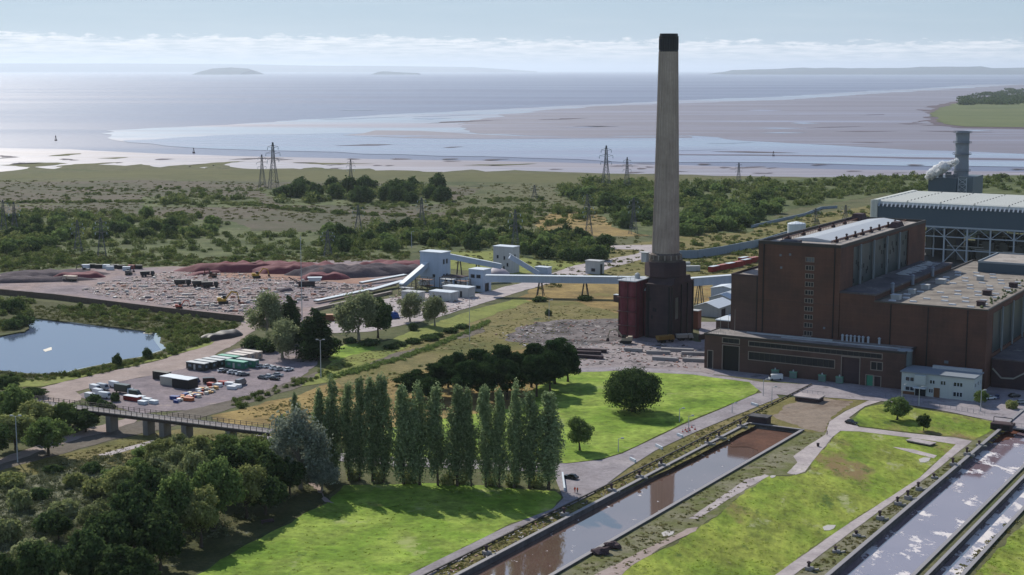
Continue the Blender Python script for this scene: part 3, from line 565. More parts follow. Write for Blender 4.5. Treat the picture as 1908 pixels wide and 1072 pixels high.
for x, u, s in ((5, 12, 1.7), (7, 46, 1.5), (8, 66, 1.8), (38, 12, 1.4), (33, 42, 1.5), (20, 84, 1.3), (37, 70, 1.5), (6, 30, 1.2)):
    q = MB(); q.box(x - s, x + s, u - s, u + s, TZ - .2, TZ + 1.5); q.box(x - s - .2, x + s + .2, u - s - .2, u + s + .2, TZ + 1.5, TZ + 1.75); q.obj('roof_vent', m_base if x > 10 and u < 80 else m_wcon, rf)
q = MB()
for k in range(60): x = 41 - abs(rnd.gauss(0, 2.5)); u = rnd.uniform(5, 110); s = rnd.uniform(.2, .7); q.blob((x, u, TZ), (s, s, s * 1.3), k, 6, 3, .5)
q.obj('roof_moss', P('moss', '4e5a2c', .4), rf)
q = MB(); q.box(12, TW - .5, 112, 149, TZ - .2, TZ + 4.2); h_ = q.obj('roof_house', m_clad, th_); q = MB(); parapet(q, 11.8, TW - .3, 111.8, 149.2, TZ + 4.2, .6, .5); q.obj('parapet', P('pale trim', '8a9298', .1), h_)
q = MB(); q.poly([(13, 113, TZ + 4.3), (TW - 1, 113, TZ + 4.3), (TW - 1, 148, TZ + 4.3), (13, 148, TZ + 4.3)]); q.obj('roof_sheet', m_roofl, h_)
for x in (6.5, 21, 36): MB().box(x, x + .3, -.3, 0, .2, TZ - .5).obj('downpipe', m_black, th_)
for x, z in ((12, 6), (28, 9), (33, 4.5)): MB().box(x, x + 1.6, -.12, 0, z, z + 1.1).obj('wall_vent', m_steel, th_)
# low wing right of the turbine hall
lw = site('side_wing', 'low dark brick wing with a zigzag pale pipe beside the turbine hall', 'building', 109, 22)
w = MB(); w.box(.1, 14, 0, 120, 0, 10.8); w.obj('wall', m_base, lw); r = MB(); r.box(.1, 14.4, -.4, 120.4, 10.8, 11.4); r.obj('roof', m_roof, lw)
q = MB(); pts = [(0.6, -.4, 7.4), (4, -.4, 4.0), (8.5, -.4, 4.2), (12, -.4, 6.4), (13.9, -.4, 8)]
for a, b in zip(pts[:-1], pts[1:]): q.bar(a, b, .5)
q.obj('pipe', P('pale pipe', '94928a', .1), lw)
q = MB(); q.box(14, 16.5, 8, 50, 5, 8); [q.bar((16.6, 9 + k, 5), (16.6, 9 + k, 8), .15) for k in range(0, 40, 2)]; q.obj('louvre_bank', P('grey louvre', '5c6268', .3), lw)
# silo between front building and office
sv = site('storage_silo', 'upright grey metal silo in the corner beside the white office', 'silo', 80.8, 4.5)
q = MB(); q.rings([(2.7, 0), (2.7, 14.2)], 18); q.obj('shell', P('silo metal', '5c686c', .2, .5, .5, .5, .2, .3), sv); q = MB(); q.rings([(2.9, 14.2), (2.9, 14.6), (.3, 15.1)], 18); q.obj('cap', P('pale trim', '8a9298', .1), sv)
# ---- front workshop building
fb = site('workshop_building', 'long low brick workshop in front, with two window bands and tall doors', 'building', 0, 0)
w = MB(); FW, FZ = 82.0, 14.2
G_ = m_glass; bd = m_brick2
ops = [(1.6, 3.6, .05, 7.4, m_glass, 'door'), (8.0, 15.0, .05, 10.2, m_dark, 'doorway'), (7.9, 15.0, 11.4, 13.2, G_, 'window', 3),
       (19.2, 54.6, 5.6, 8.6, G_, 'window', 16), (19.2, 73.2, 11.1, 12.8, G_, 'window', 24), (57.6, 64.6, .05, 10.4, m_base, 'shutter_door'), (69.2, 73.4, 6.6, 9.5, G_, 'window', 2), (67.4, 70, .05, 4.2, m_teal, 'door'), (70.6, 73.0, .05, 4.0, m_base, 'door')]
wall_open(w, (0, 0), (FW, 0), 0, FZ, ops, .5, parent=fb, fw=.3)
w.poly([(FW, 0, 0), (FW, 14, 0), (FW, 14, FZ), (FW, 0, FZ)]); w.poly([(0, 22, 0), (0, 0, 0), (0, 0, FZ), (0, 22, FZ)]); w.poly([(5, 22, 0), (0, 22, 0), (0, 22, FZ), (5, 22, FZ)])
w.obj('wall', m_brick2, fb)
r = MB(); r.mat(0).poly([(-.3, -.3, FZ), (FW + .3, -.3, FZ), (FW + .3, 14, FZ), (5, 14, FZ), (5, 22.3, FZ), (-.3, 22.3, FZ)]); rf = r.obj('roof', m_froof, fb)
q = MB(); q.box(-.3, FW + .3, -.3, .1, FZ - .5, FZ + .3); q.box(FW - .1, FW + .3, .1, 14, FZ - .5, FZ + .3); q.box(-.3, .1, .1, 22.3, FZ - .5, FZ + .3); q.obj('coping', P('dark coping', '34302f', .4), rf)
for x, u in ((3.0, 9), (5.8, 10.5), (9.0, 9.6)): q = MB(); q.tube((x, u, FZ), (x, u, FZ + 9.5), .09, .05); q.obj('roof_mast', P('pale pipe', '94928a', .1), rf)
q = MB(); q.bar((-.1, .0, FZ + 1.3), (9, .0, FZ + 1.3), .06); [q.bar((k, 0, FZ), (k, 0, FZ + 1.3), .06) for k in range(0, 10)]; q.obj('handrail', m_steel, rf)
q = MB(); q.box(14, 50, 10.0, 11, FZ, FZ + .5); q.box(30, 78, 7, 7.6, FZ, FZ + .35); q.obj('pipe_run', m_zinc, rf)
for k, x in enumerate((53.2, 55, 56.6, 58.2, 59.9, 61.5, 63.6, 68)): q = MB(); q.rings([(.45, FZ), (.45, FZ + 1.9), (.7, FZ + 2.2), (.15, FZ + 2.7)], 8, c=(x, 13.0)); q.obj('vent_pipe', P('pale vent', 'a4acb4', .2), rf)
for k, (x, c_) in enumerate(((22, 0), (31.0, 1), (38.5, 1), (50.3, 1), (57.3, 1))):
    if not c_: continue
    t_ = site('transformer_cabinet', 'pale green cabinet by the workshop wall, %s' % ['', 'behind the white van', 'just right of the white van', 'alone below the lower window band', 'left of the shutter door'][k], 'cabinet', x, -1.3, 'green cabinets along the workshop wall')
    q = MB(); q.box(-1.3, 1.3, -.7, .7, .25, 2.5); q.box(-1.45, 1.45, -.85, .85, 2.5, 2.7); q.obj('cabinet_body', P('pale green paint', '6c9c86', .2), t_)
    q = MB(); [q.box(-1.2 + .45 * j, -.95 + .45 * j, -.78, -.68, .5, 2.3) for j in range(6)]; q.obj('louvre', m_steel, t_); q = MB(); q.rings([(.3, 2.7), (.3, 3.3), (.1, 3.5)], 8); q.obj('bushing', m_zinc, t_)
# ---- white office
of = site('office_building', 'two storey white rendered office with a projecting porch below the turbine hall', 'building', 83.2, -7.4)
w = MB(); OW, OD, OZ = 26.6, 12.5, 8.3
wn_ = P('office glass', '1e2a34', .3, .4, .15, .6)
ops = [(1.6, 4.6, 5.2, 6.6, wn_, 'window', 2), (1.6, 4.8, 1.6, 3.0, wn_, 'window', 2), (10.6, 12.4, 5.0, 6.3, wn_, 'window', 2), (10.4, 11.8, 1.6, 3.0, wn_, 'window', 2), (14.6, 16.4, 5.0, 6.4, wn_, 'window', 2), (19.4, 22.6, 5.0, 6.4, wn_, 'window', 3), (19.4, 22.6, 1.2, 2.8, wn_, 'window', 3)]
m_off = P('office render', 'b4bcba', .2, .5, .8, .3, 0, .15)
wall_open(w, (0, 0), (OW, 0), 0, OZ, ops, .25, parent=of, fw=.12, frame=m_white)
wall_open(w, (OW, 0), (OW, OD), 0, OZ, [(2, 3.6, 4.8, 6.3, wn_, 'window', 2), (6, 7.6, 4.8, 6.3, wn_, 'window', 2), (9.6, 11, 4.8, 6.3, wn_, 'window', 2)], .25, parent=of, fw=.12, frame=m_white)
w.poly([(OW, OD, 0), (0, OD, 0), (0, OD, OZ), (OW, OD, OZ)]); w.poly([(0, OD, 0), (0, 0, 0), (0, 0, OZ), (0, OD, OZ)]); w.obj('wall', m_off, of)
r = MB(); r.box(-.5, OW + .5, -.5, OD + .5, OZ, OZ + .45); rf = r.obj('roof', P('office roof', '7c848c', .3), of); q = MB(); q.box(8.5, OW, OD - 1.8, OD - .2, OZ + .45, OZ + 1.5); q.obj('roof_kerb', m_zinc, rf)
q = MB(); q.box(5.2, 9.4, -1.7, -.02, 4.6, OZ - .3); q.obj('bay', m_off, of); q = MB(); q.box(5.0, 9.7, -2.6, -.02, 3.1, 3.5); q.obj('canopy', m_white, of)
q = MB(); q.box(5.4, 9.2, -.5, -.03, 0, 3.1); q.obj('entrance', P('entrance glass', '141c24', .2, .4, .2), of); q = MB(); q.box(12.2, 14.4, -.14, -.02, 0, 3.6); q.obj('timber_panel', P('brown timber', '6a4a34', .3), of); q = MB(); q.box(.1, 5.0, -.1, -.02, .1, 1.2); q.obj('timber_panel', P('brown timber', '6a4a34', .3), of)
# ---- chimney
cb = site('chimney_plinth', 'massive sooty brick plinth carrying the great concrete chimney', 'plinth', -45.3, 63.4)
w = MB(); w.box(-6.3, 6.3, -12, 12, 0, 24.2); w.obj('lower_block', m_base, cb)
q = MB(); q.box(-6.6, 6.6, -12.3, 12.3, 24.2, 24.8); q.frus(-6.4, 6.4, -9.5, 9.5, 24.8, -6.3, 6.3, -8.3, 8.3, 27.4); q.obj('ledge', m_base, cb)
q = MB(); n8 = [(9.2, 27.4), (9.4, 27.9), (9.4, 32.4), (9.1, 34.2)]; q.rings(n8, 8, ph=math.pi / 8, c=(-1.8, -1.0)); q.obj('octagonal_collar', m_base, cb)
q = MB(); q.box(6.3, 6.5, -8.2, -4.6, 8.8, 18.6); q.obj('tall_window', m_curt, cb); q = MB(); q.box(6.3, 6.7, -8.9, -8.2, 8, 19.6); q.box(6.3, 6.7, -4.6, -3.9, 8, 19.6); q.box(6.3, 6.7, -8.2, -4.6, 18.6, 19.6); q.obj('surround', m_base, cb)
q = MB()
for x, z in ((-4, 17), (-2.2, 12.4), (-1.2, 12.2), (-3, 9)): q.box(x - .4, x + .4, -12.15, -12, z, z + 1.6)
for x in (-5.2, 5.0): q.box(x, x + .7, -12.4, -12, 0, 24.1)
for u in (-11.8, -1.5, 5, 11): q.box(6.3, 6.8, u, u + .7, 0, 24)
q.obj('loophole', m_black, cb)
ch = site('chimney', 'great tapering concrete chimney with a black top, the tallest thing in view', 'chimney', -47.1, 62.4)
q = MB(); H0, H1 = 34.2, 128.4; R0, R1 = 6.1, 4.15; n = 24; prof = []
for i in range(13):
    f_ = i / 12; z = H0 + 3.4 + (H1 - H0 - 3.4) * f_; prof.append((R0 + (R1 - R0) * (f_ ** .92), z))
q.rings(prof, 48, cap=True); q.obj('shaft', m_cconc, ch)
q = MB()                                # raised ribs running up the shaft
for k in range(24):
    a = 2 * math.pi * k / 24
    for (ra, za), (rb_, zb) in zip(prof[:-1:2] , prof[2::2]):
        q.bar((math.cos(a) * (ra + .03), math.sin(a) * (ra + .03), za), (math.cos(a) * (rb_ + .03), math.sin(a) * (rb_ + .03), zb), .30, .34)
q.obj('rib', P('rib concrete', 'a3968a', .3, .2, .9), ch)
q = MB(); q.rings([(7.7, 34.2), (7.7, 35.0), (7.1, 35.2), (7.1, 37.2), (6.6, 37.6), (6.2, 38.0)], 24); q.obj('collar', P('stained concrete', '6e655e', .4, .3, .9, .2, 0, .6, '4a443f'), ch)
for k in range(16): a = math.tau * k / 16; q = MB(); q.bar((math.cos(a) * 7.4, math.sin(a) * 7.4, 35.1), (math.cos(a) * 7.15, math.sin(a) * 7.15, 37.3), .5); q.obj('buttress', P('pale buttress', '8c857c', .3), ch)
q = MB(); q.rings([(4.2, 128.1), (4.36, 128.3), (4.28, 128.9), (4.22, 134.2), (4.42, 134.4), (4.42, 134.9), (4.1, 134.9), (4.0, 136.1), (3.5, 136.1), (3.5, 130)], 40, cap=False); q.rings([(3.5, 130), (.1, 129.9)], 40); q.obj('black_cap', m_black, ch)
q = MB()
for k in range(24): a = math.tau * k / 24; q.bar((math.cos(a) * 4.3, math.sin(a) * 4.3, 129), (math.cos(a) * 4.3, math.sin(a) * 4.3, 134), .16)
q.obj('cap_rib', P('soot rib', '26262c', .3), ch)
q = MB(); q.box(-7.8, -5.2, -9.2, -6.6, 34.2, 38.4); q.box(-8.8, -4.4, -9.8, -6, 38.4, 38.6); q.obj('lift_hut', m_wcon, ch)
q = MB(); a = -2.2
for sd in (-.25, .25): q.bar((math.cos(a) * 6.35 + sd, math.sin(a) * 6.35, 38), (math.cos(a) * 4.75 + sd, math.sin(a) * 4.75, 128), .09)
q.obj('ladder', m_steel, ch)
# red oxide tower beside the plinth
rt = site('red_duct_tower', 'dark red sheet metal twin duct tower against the left of the chimney plinth', 'tower', -62.6, 46.2)
q = MB(); q.box(0, 9.0, .2, 15, 0, 26.0); q.obj('casing', m_red, rt)
q = MB()
for x in (0.0, 4.4): q.box(x + .0, x + .25, -.1, .2, 0, 26)
q.box(8.75, 9.0, -.1, .2, 0, 26); [q.box(9, 9.2, u, u + .25, 0, 26) for u in (3.5, 7.2, 11)]
q.obj('seam', P('darker red', '40242a', .2), rt)
for x in (2.25, 6.6): q = MB(); q.rings([(1.9, 0), (1.9, 26)], 16, c=(x, 1.2)); q.obj('duct', m_red, rt)
for z in (5.6, 12.0, 18.4): q = MB(); q.box(-.2, 9.2, -1.5, .3, z, z + .35); q.obj('band', P('band red', '5c3236', .3), rt)
q = MB(); q.box(-.2, 9.3, -1.6, 15.1, 26, 26.4); rf = q.obj('roof', m_zinc, rt); q = MB(); q.rings([(1.2, 26.4), (1.2, 28.4), (.3, 29)], 10, c=(5.4, 8)); q.obj('fan_housing', m_wcon, rf)
q = MB()
for k in range(5): q.bar((k * 2.2, -1.4, 26.4), (k * 2.2, -1.4, 28.0), .09)
q.bar((0, -1.4, 28), (8.9, -1.4, 28), .09); q.bar((0, -1.4, 28), (0, 14, 28), .09); q.obj('guard_rail', m_steel, rf)
q = MB(); q.box(9, 12.5, 8, 14.8, 0, 21); q.obj('link_duct', m_red, rt); q = MB(); q.frus(9, 12.6, 7.6, 14.9, 21.05, 9, 12, 9, 14, 22.3); q.obj('duct_cover', m_white, rt)
# ---- modern gas plant behind
sheet('plant_floor', [tuple(SW(v, u)[:2]) for v, u in ((-70, 350), (200, 350), (200, 500), (-70, 500))], .12, P('plant floor', '4c4a4a', .4), 4, .3, px=False)  # dark slab colour stands in for the shade under the raised hall
mg = site('gas_turbine_hall', 'grey clad modern hall raised on a white steel frame with a ribbed white roof', 'building', -54, 388.5)
q = MB(); q.box(3, 210, 0, 88, 23.2, 34.2); q.obj('cladding', m_clad, mg)
q = MB(); q.box(2.6, 210.3, -.4, .0, 22.2, 23.2); q.obj('sill_beam', P('white steel', 'a4acb4', .15), mg)
q = MB(); q.box(2, 210, .5, 87.5, 34.2, 35.4); rf = q.obj('roof_deck', P('grey deck', '5c646c', .1), mg)  # plain grey deck below the roof ducts
for k in range(11):                    # long ribbed ducts lying along the roof
    y0 = 1.8 + k * 7.9; r_ = 3.3; q = MB(); b0 = len(q.v)
    N = 5
    for seg in range(10):
        x0, x1 = .5 + seg * 21, .5 + seg * 21 + 20.2
        for i in range(N):
            a0, a1 = math.pi * i / N, math.pi * (i + 1) / N
            q.poly([(x0, y0 + 3.6 - r_ * math.cos(a0), 35.4 + 2.6 * math.sin(a0)), (x0, y0 + 3.6 - r_ * math.cos(a1), 35.4 + 2.6 * math.sin(a1)), (x1, y0 + 3.6 - r_ * math.cos(a1), 35.4 + 2.6 * math.sin(a1)), (x1, y0 + 3.6 - r_ * math.cos(a0), 35.4 + 2.6 * math.sin(a0))])
        q.box(x1, x1 + .9, y0 + .6, y0 + 6.6, 35.4, 37.4)
    q.poly([(.5, y0 + .3, 35.4), (.5, y0 + 6.9, 35.4), (.5, y0 + 5.6, 37.6), (.5, y0 + 1.6, 37.6)])
    q.obj('roof_duct', P('cream white ducting', 'c8c8be', .15, .3, .5, .4, 0, .2), rf)
q = MB(); [q.bar((4 + k * 2.7, 1.0, 36.2), (4 + k * 2.7, -1.2, 34.0), .9, .5) for k in range(76)]; q.obj('roof_bracket', P('white steel', 'a4acb4', .15), rf)
q = MB(); q.box(0, 3, -1, 88, 23.5, 38.2); q.rings([(1.3, 22), (1.3, 37.8)], 10, c=(-.2, -.6)); q.obj('end_panel', P('cream white ducting', 'c8c8be', .15), mg)
ws = P('white steel', 'a4acb4', .15); cols = [3.4 + 14.2 * k for k in range(15)]
for row, y in enumerate((0.6, 29, 58, 87)):
    for k, x in enumerate(cols):
        if row and k % 2: continue
        q = MB(); q.box(x - .45, x + .45, y - .45, y + .45, 0, 22.3 if row == 0 else 23.3); q.obj('column', ws, mg)
q = MB()
for z in (16.6, 8.6): q.bar((3, .6, z), (203, .6, z), .6)
for k, x in enumerate(cols[:-1]):
    q.bar((x, .6, 16.6), (x + 7.1, .6, 22.2), .4); q.bar((x + 14.2, .6, 16.6), (x + 7.1, .6, 22.2), .4)
    if k % 4 == 3: q.bar((x, .6, 16.4), (x + 14.2, .6, .6), .45); q.bar((x + 14.2, .6, 16.4), (x, .6, .6), .45)
for x in cols[::2]: q.bar((x, 0, 16.6), (x, 88, 16.6), .4); q.bar((x, 0, 16.6), (x, 29, 23), .35)
q.obj('bracing', ws, mg)
for k in range(60):
    q = MB(); x = rnd.uniform(50, 150); y = rnd.uniform(8, 80); z = rnd.uniform(1, 9); s = rnd.uniform(1, 5)
    q.box(x, x + s * 1.6, y, y + s, z * .3, z + s); q.box(x + .2, x + s, y + .1, y + s * .6, z + s, z + s * 1.3)
    q.obj('machinery', P('machine grey', '5c5c58', .4, .2), mg)
for k in range(70):
    q = MB(); x = rnd.uniform(40, 160); y = rnd.uniform(3, 80); z = rnd.uniform(4, 20)
    if rnd.random() < .5: q.tube((x, y, 0), (x, y, z), .3)
    else: q.tube((x, y, z), (x + rnd.uniform(5, 25), y, z), .4)
    q.obj('pipework', P('pale pipe', '94928a', .1), mg)
for k in range(16):                     # machinery blocks and ducts, added in dark tones to darken the space under the hall
    x = 26 + k * 7.6 + rnd.uniform(-1.5, 1.5); y = rnd.uniform(14, 46); h = rnd.uniform(9, 19); s_ = rnd.uniform(1.8, 3.6); q = MB(); q.box(x, x + s_ * 1.5, y, y + s_ * 2.2, 0, h); q.frus(x, x + s_ * 1.5, y, y + s_ * 2.2, h, x + s_ * .4, x + s_ * 1.1, y + .8, y + s_ * 1.4, h + 2.4); q.obj('boiler_duct', P(('machine grey', 'dark machine')[k % 2], ('5c5c58', '34363c')[k % 2], .4, .2), mg)
for k in range(10): MB().box(20 + k * 13, 31.5 + k * 13, 52, 54, 0, rnd.uniform(9, 17)).obj('dark_backing', P('dark machine', '34363c', .3), mg)  # dark back wall added to keep the interior under the hall dark
def px_site(px, py): p = G(px, py); return ((p - O).x * VX + (p - O).y * VY, (p - O).x * UX + (p - O).y * UY)
sb = thing('boiler_casing', 'grey windowless box building with the round grey flue beyond the white ribbed roof', 'building', (312, 1130, 0), -GA)
q = MB(); q.box(0, 21, 0, 34, 0, 40.5); q.obj('cladding', m_clad, sb); q = MB(); q.box(20.6, 32, 4, 34, 0, 41.5); q.obj('side_block', P('pale clad', '5c6a72', .1), sb)
q = MB()
for (x, y) in ((22, 1), (28, 1), (22, 5), (28, 5)): q.bar((x, y, 0), (x, y, 41), .5)
for k in range(10): q.bar((22, 1, k * 4), (28, 1, k * 4 + 4), .3); q.bar((28, 1, k * 4), (22, 1, k * 4 + 4), .3); q.bar((22, 1, k * 4 + 4), (28, 1, k * 4 + 4), .3)
q.obj('stair_tower', ws, sb)
for (x, y, a, h) in ((3, 2, 1.2, 3.2), (8, 4, 1.4, 5.6), (15, 4, 2.6, 2.4), (12, 10, 2, 4.0), (18, 6, 1.2, 3)): q = MB(); q.box(x - a, x + a, y - 1, y + 1.4, 40.5, 40.5 + h); q.obj('roof_plant', m_steel, sb)
fl = thing('flue_stack', 'round grey steel flue with ring platforms rising from the box building', 'chimney', Vector((312, 1130, 0)) + Vector((20 * VX + 16 * UX, 20 * VY + 16 * UY, 0)), -GA)
q = MB(); q.rings([(5.4, 34.5), (5.4, 48), (5.0, 54), (5.0, 74.6), (4.2, 74.8), (4.2, 70)], 24, cap=False); q.obj('shaft', P('flue grey', '7c848e', .1, .1, .5, .4, 0, .1), fl)
for z in (45, 57.4, 66, 73.5):
    q = MB(); q.rings([(5.0, z), (6.8, z), (6.8, z + .3), (5.0, z + .3)], 20, cap=False)
    for k in range(14): a = math.tau * k / 14; q.bar((6.7 * math.cos(a), 6.7 * math.sin(a), z), (6.7 * math.cos(a), 6.7 * math.sin(a), z + 1.3), .1)
    q.rings([(6.65, z + 1.2), (6.75, z + 1.2), (6.75, z + 1.4), (6.65, z + 1.4)], 20, cap=False); q.obj('ring_platform', m_steel, fl)
q = MB(); q.rings([(4.85, 67.2), (4.85, 70.5)], 24, cap=False); q.obj('dark_band', P('band grey', '4a4e56', .1), fl)
# steam: heaped soft puffs
t = NT('steam'); t.n.remove(t.b); d_ = t.n.new('ShaderNodeBsdfDiffuse'); tr_ = t.n.new('ShaderNodeBsdfTranslucent'); tp_ = t.n.new('ShaderNodeBsdfTransparent'); m1_ = t.n.new('ShaderNodeMixShader'); m2_ = t.n.new('ShaderNodeMixShader'); lw_ = t.n.new('ShaderNodeLayerWeight')
for b_ in (d_, tr_): b_.inputs[0].default_value = (.95, .96, .97, 1)
m1_.inputs[0].default_value = .6; t.l.new(d_.outputs[0], m1_.inputs[1]); t.l.new(tr_.outputs[0], m1_.inputs[2]); lw_.inputs[0].default_value = .35
t.l.new(t.math('ADD', t.math('MULTIPLY', lw_.outputs['Facing'], .95), t.math('MULTIPLY', t.math('SUBTRACT', t.noise(t.pos(), .5, 3), .40), 1.0, True), True), m2_.inputs[0]); t.l.new(m1_.outputs[0], m2_.inputs[1]); t.l.new(tp_.outputs[0], m2_.inputs[2]); t.l.new(m2_.outputs[0], t.n['Material Output'].inputs[0])
q = MB(); r5 = random.Random(4)
for k in range(70):
    f_ = (k / 69) ** 1.1; s_ = (1.6 + 2.4 * math.sin(min(1, f_ * 1.2 + .1) * math.pi)) * r5.uniform(.6, 1.15); q.blob((.5 + 21 * f_ + r5.uniform(-1, 1), -1 + r5.uniform(-1.2, 1.2), 41.5 + 12 * f_ ** .85 + r5.uniform(-1.2, 1.2)), (s_, s_, s_ * .85), k, 12, 8, .7)
st_ = smooth(q.obj('steam', t.m)); st_.location = sb.location; st_.rotation_euler = (0, 0, -GA)
props(st_, 'white steam drifting right from the vents on top of the grey box building', 'steam', kind='stuff')
# concrete flood wall, far tank
def wall_line(name, label, cat, pts, h, th, m, z0=0, post=0):
    q = MB(); w_ = [G(*p) if len(p) == 2 else Vector(p) for p in pts]; o = w_[0].copy()
    for a, b in zip(w_[:-1], w_[1:]):
        a2, b2 = a - o, b - o; L = (b2 - a2).length; k = max(1, int(L / 12))
        for j in range(k):
            p, p2 = a2.lerp(b2, j / k), a2.lerp(b2, (j + 1) / k - .12 / L); q.bar((p.x, p.y, z0 + h / 2), (p2.x, p2.y, z0 + h / 2), th, h)
    ob = q.obj(name, m); ob.location = o; return props(ob, label, cat)
wall_line('flood_wall', 'long blue grey concrete wall curving away behind the power station', 'wall', [(1240, 483), (1265, 482), (1300, 481), (1345, 474), (1420, 459), (1480, 440)], 5.2, .6, P('bluish wall', '7e8c9a', .25, .1, .8, .3, 0, .4))
wall_line('flood_wall', 'farther low length of wall in the scrub before the ribbed hall', 'wall', [(1400, 425), (1455, 412), (1500, 402), (1530, 390), (1560, 388)], 2.2, .6, P('bluish wall', '7e8c9a', .25))
tk = thing('storage_tank', 'white round storage tank just beyond the brick parapet of the tallest block', 'tank', G(1483, 470))
q = MB(); q.rings([(6, 0), (6, 19), (5.6, 19.4), (.3, 20.6)], 28); q.obj('shell', m_white, tk); q = MB(); [q.bar((6.05 * math.cos(a), 6.05 * math.sin(a), 19.2), (6.05 * math.cos(a), 6.05 * math.sin(a), 20.5), .1) for a in [k * .4 for k in range(16)]]; q.obj('guard_rail', m_steel, tk)
# retaining wall of the laydown yard
wall_line('retaining_wall', 'long brown panel wall along the pond side of the laydown yard', 'wall', [(-200, 541), (0, 549), (100, 558), (300, 583), (455, 600)], 2.9, .5, P('brown panels', '5c5048', .5, .4, .9, .2, 0, .6))
# ---- coal plant: conveyor houses and galleries
def house(name, label, px, py, w, d, h, m, wins=(), roofm=None, rz=-GA, rh=.4, cat='building', holes_right=()):
    t_ = thing(name, label, cat, G(px, py), rz)       # origin at the nearest corner: front runs to the left, side runs away
    b = MB(); wall_open(b, (-w, 0), (0, 0), 0, h, [(w + a, w + b_, c, e, m_glass, 'window') for a, b_, c, e in wins], .25, parent=t_, fw=.1, frame=m_steel)
    wall_open(b, (0, 0), (0, d), 0, h, [(a, b_, c, e, m_glass, 'window') for a, b_, c, e in holes_right], .25, parent=t_, fw=.1, frame=m_steel)
    b.poly([(0, d, 0), (-w, d, 0), (-w, d, h), (0, d, h)]); b.poly([(-w, d, 0), (-w, 0, 0), (-w, 0, h), (-w, d, h)]); b.obj('wall', m, t_)
    r = MB(); r.box(-w - .3, .3, -.3, d + .3, h, h + rh); r.obj('roof', roofm or m_white, t_); return t_
m_ww = P('bluish white sheet', 'a6b4c6', .25, .25, .7, .3, 0, .3)
T1 = house('transfer_house', 'tall pale blue-white transfer tower with an inclined conveyor entering its left face', 823, 536, 14.5, 9, 19.2, m_ww, [(-13, -10.5, .1, 3.2), (-6, -4.4, 5.5, 7)], holes_right=[(1.5, 3, 13, 15.5), (4.6, 6.2, 13, 15.5), (1.5, 3, 4.6, 7.2), (4.6, 6.2, 4.6, 7.2)])
T2 = house('transfer_house', 'grimy white transfer tower with broken windows behind the domed heap', 955, 510, 13.5, 8, 15.5, m_wcon, [(-11, -9.8, 8.6, 10.4), (-6.2, -5.2, 8, 10), (-4, -3, 4, 6), (-6.5, -5.6, 2, 4)], holes_right=[(2, 3.4, 9, 11)])
T3 = house('transfer_house', 'squarer white two storey house where the long conveyor gallery starts', 900, 545, 9.2, 8.5, 12.0, m_ww, [(-7.8, -5.4, 7.6, 9.4), (-4.2, -1.6, 7.6, 9.4), (-4.4, -1.6, 1.8, 3.4), (-7.8, -7, 1.8, 3.6)], holes_right=[(2, 6, .1, 4.6)])
house('low_shed', 'long low white shed with a pale roof in front of the two storey house', 872, 556, 16, 7, 5.2, m_wcon, [(-14, -12.6, 2, 3.4), (-9, -7.6, 2, 3.4), (-5, -3.8, 0.1, 3.4)], m_white)
house('low_shed', 'low white flat roofed hut in the yard nearest the two small trees', 840, 563, 13.5, 7, 4.6, m_wcon, [(-11, -9.8, 1.4, 3), (-7, -6, 1.2, 2.8)], m_white)
house('low_shed', 'dark windowed low block at the foot of the tallest transfer tower', 858, 540, 12, 8, 6.4, m_ww, [(-10, -8.6, 3, 4.8), (-7, -5.6, 3, 4.8), (-4, -2.6, 3, 4.8)], m_base)
house('low_shed', 'ruinous hut among rubble below the inclined conveyor', 780, 560, 11, 6, 3.8, m_wcon, [(-8, -6, 1, 3)], m_wcon)
house('switch_house', 'detached white box house with a dark doorway, standing alone beside the track', 1117, 512, 9.5, 6, 7.6, m_wcon, [(-5.5, -3, 1.6, 3.4)], m_wcon, holes_right=[(1, 3.5, .1, 6)])
house('tail_shed', 'small white shed at the lower end of the conveyor behind the dome', 1020, 513, 8.5, 5, 4.2, m_ww)
def gallery(name, label, a, b, w, h, m, supports=(), rm=None):
    a, b = Vector(a), Vector(b); o = Vector((a.x, a.y, 0)); t_ = thing(name, label, 'conveyor', o)
    q = MB(); q.bar(a - o, b - o, w, h); q.obj('casing', m, t_)
    up = Vector((0, 0, h / 2 + .12)); q = MB(); q.bar(a - o + up, b - o + up, w + .5, .25); q.obj('roof_sheet', rm or m_white, t_)
    for f_ in supports:
        c = a.lerp(b, f_) - o; d = (b - a); d.z = 0; d.normalize(); s_ = Vector((-d.y, d.x, 0)) * (w / 2); z = c.z - h / 2; q = MB()
        for sg in (-1, 1):
            for e in (-1, 1): q.bar(c + s_ * sg + d * e * .6 - Vector((0, 0, h / 2)), Vector((c.x, c.y, 0)) + s_ * sg * 1.5 + d * e * 1.8, .35)
        for fz in (.33, .66):
            zz = z * fz; k_ = 1.5 - .5 * fz; dd = 1.8 - 1.2 * fz
            for e in (-1, 1): q.bar(Vector((c.x, c.y, zz)) + s_ * k_ + d * e * dd, Vector((c.x, c.y, zz)) - s_ * k_ + d * e * dd, .22)
        q.obj('trestle', P('dark trestle', '3c3634', .3), t_)
    return t_
def Z(px, py, z): return G(px, py, z)
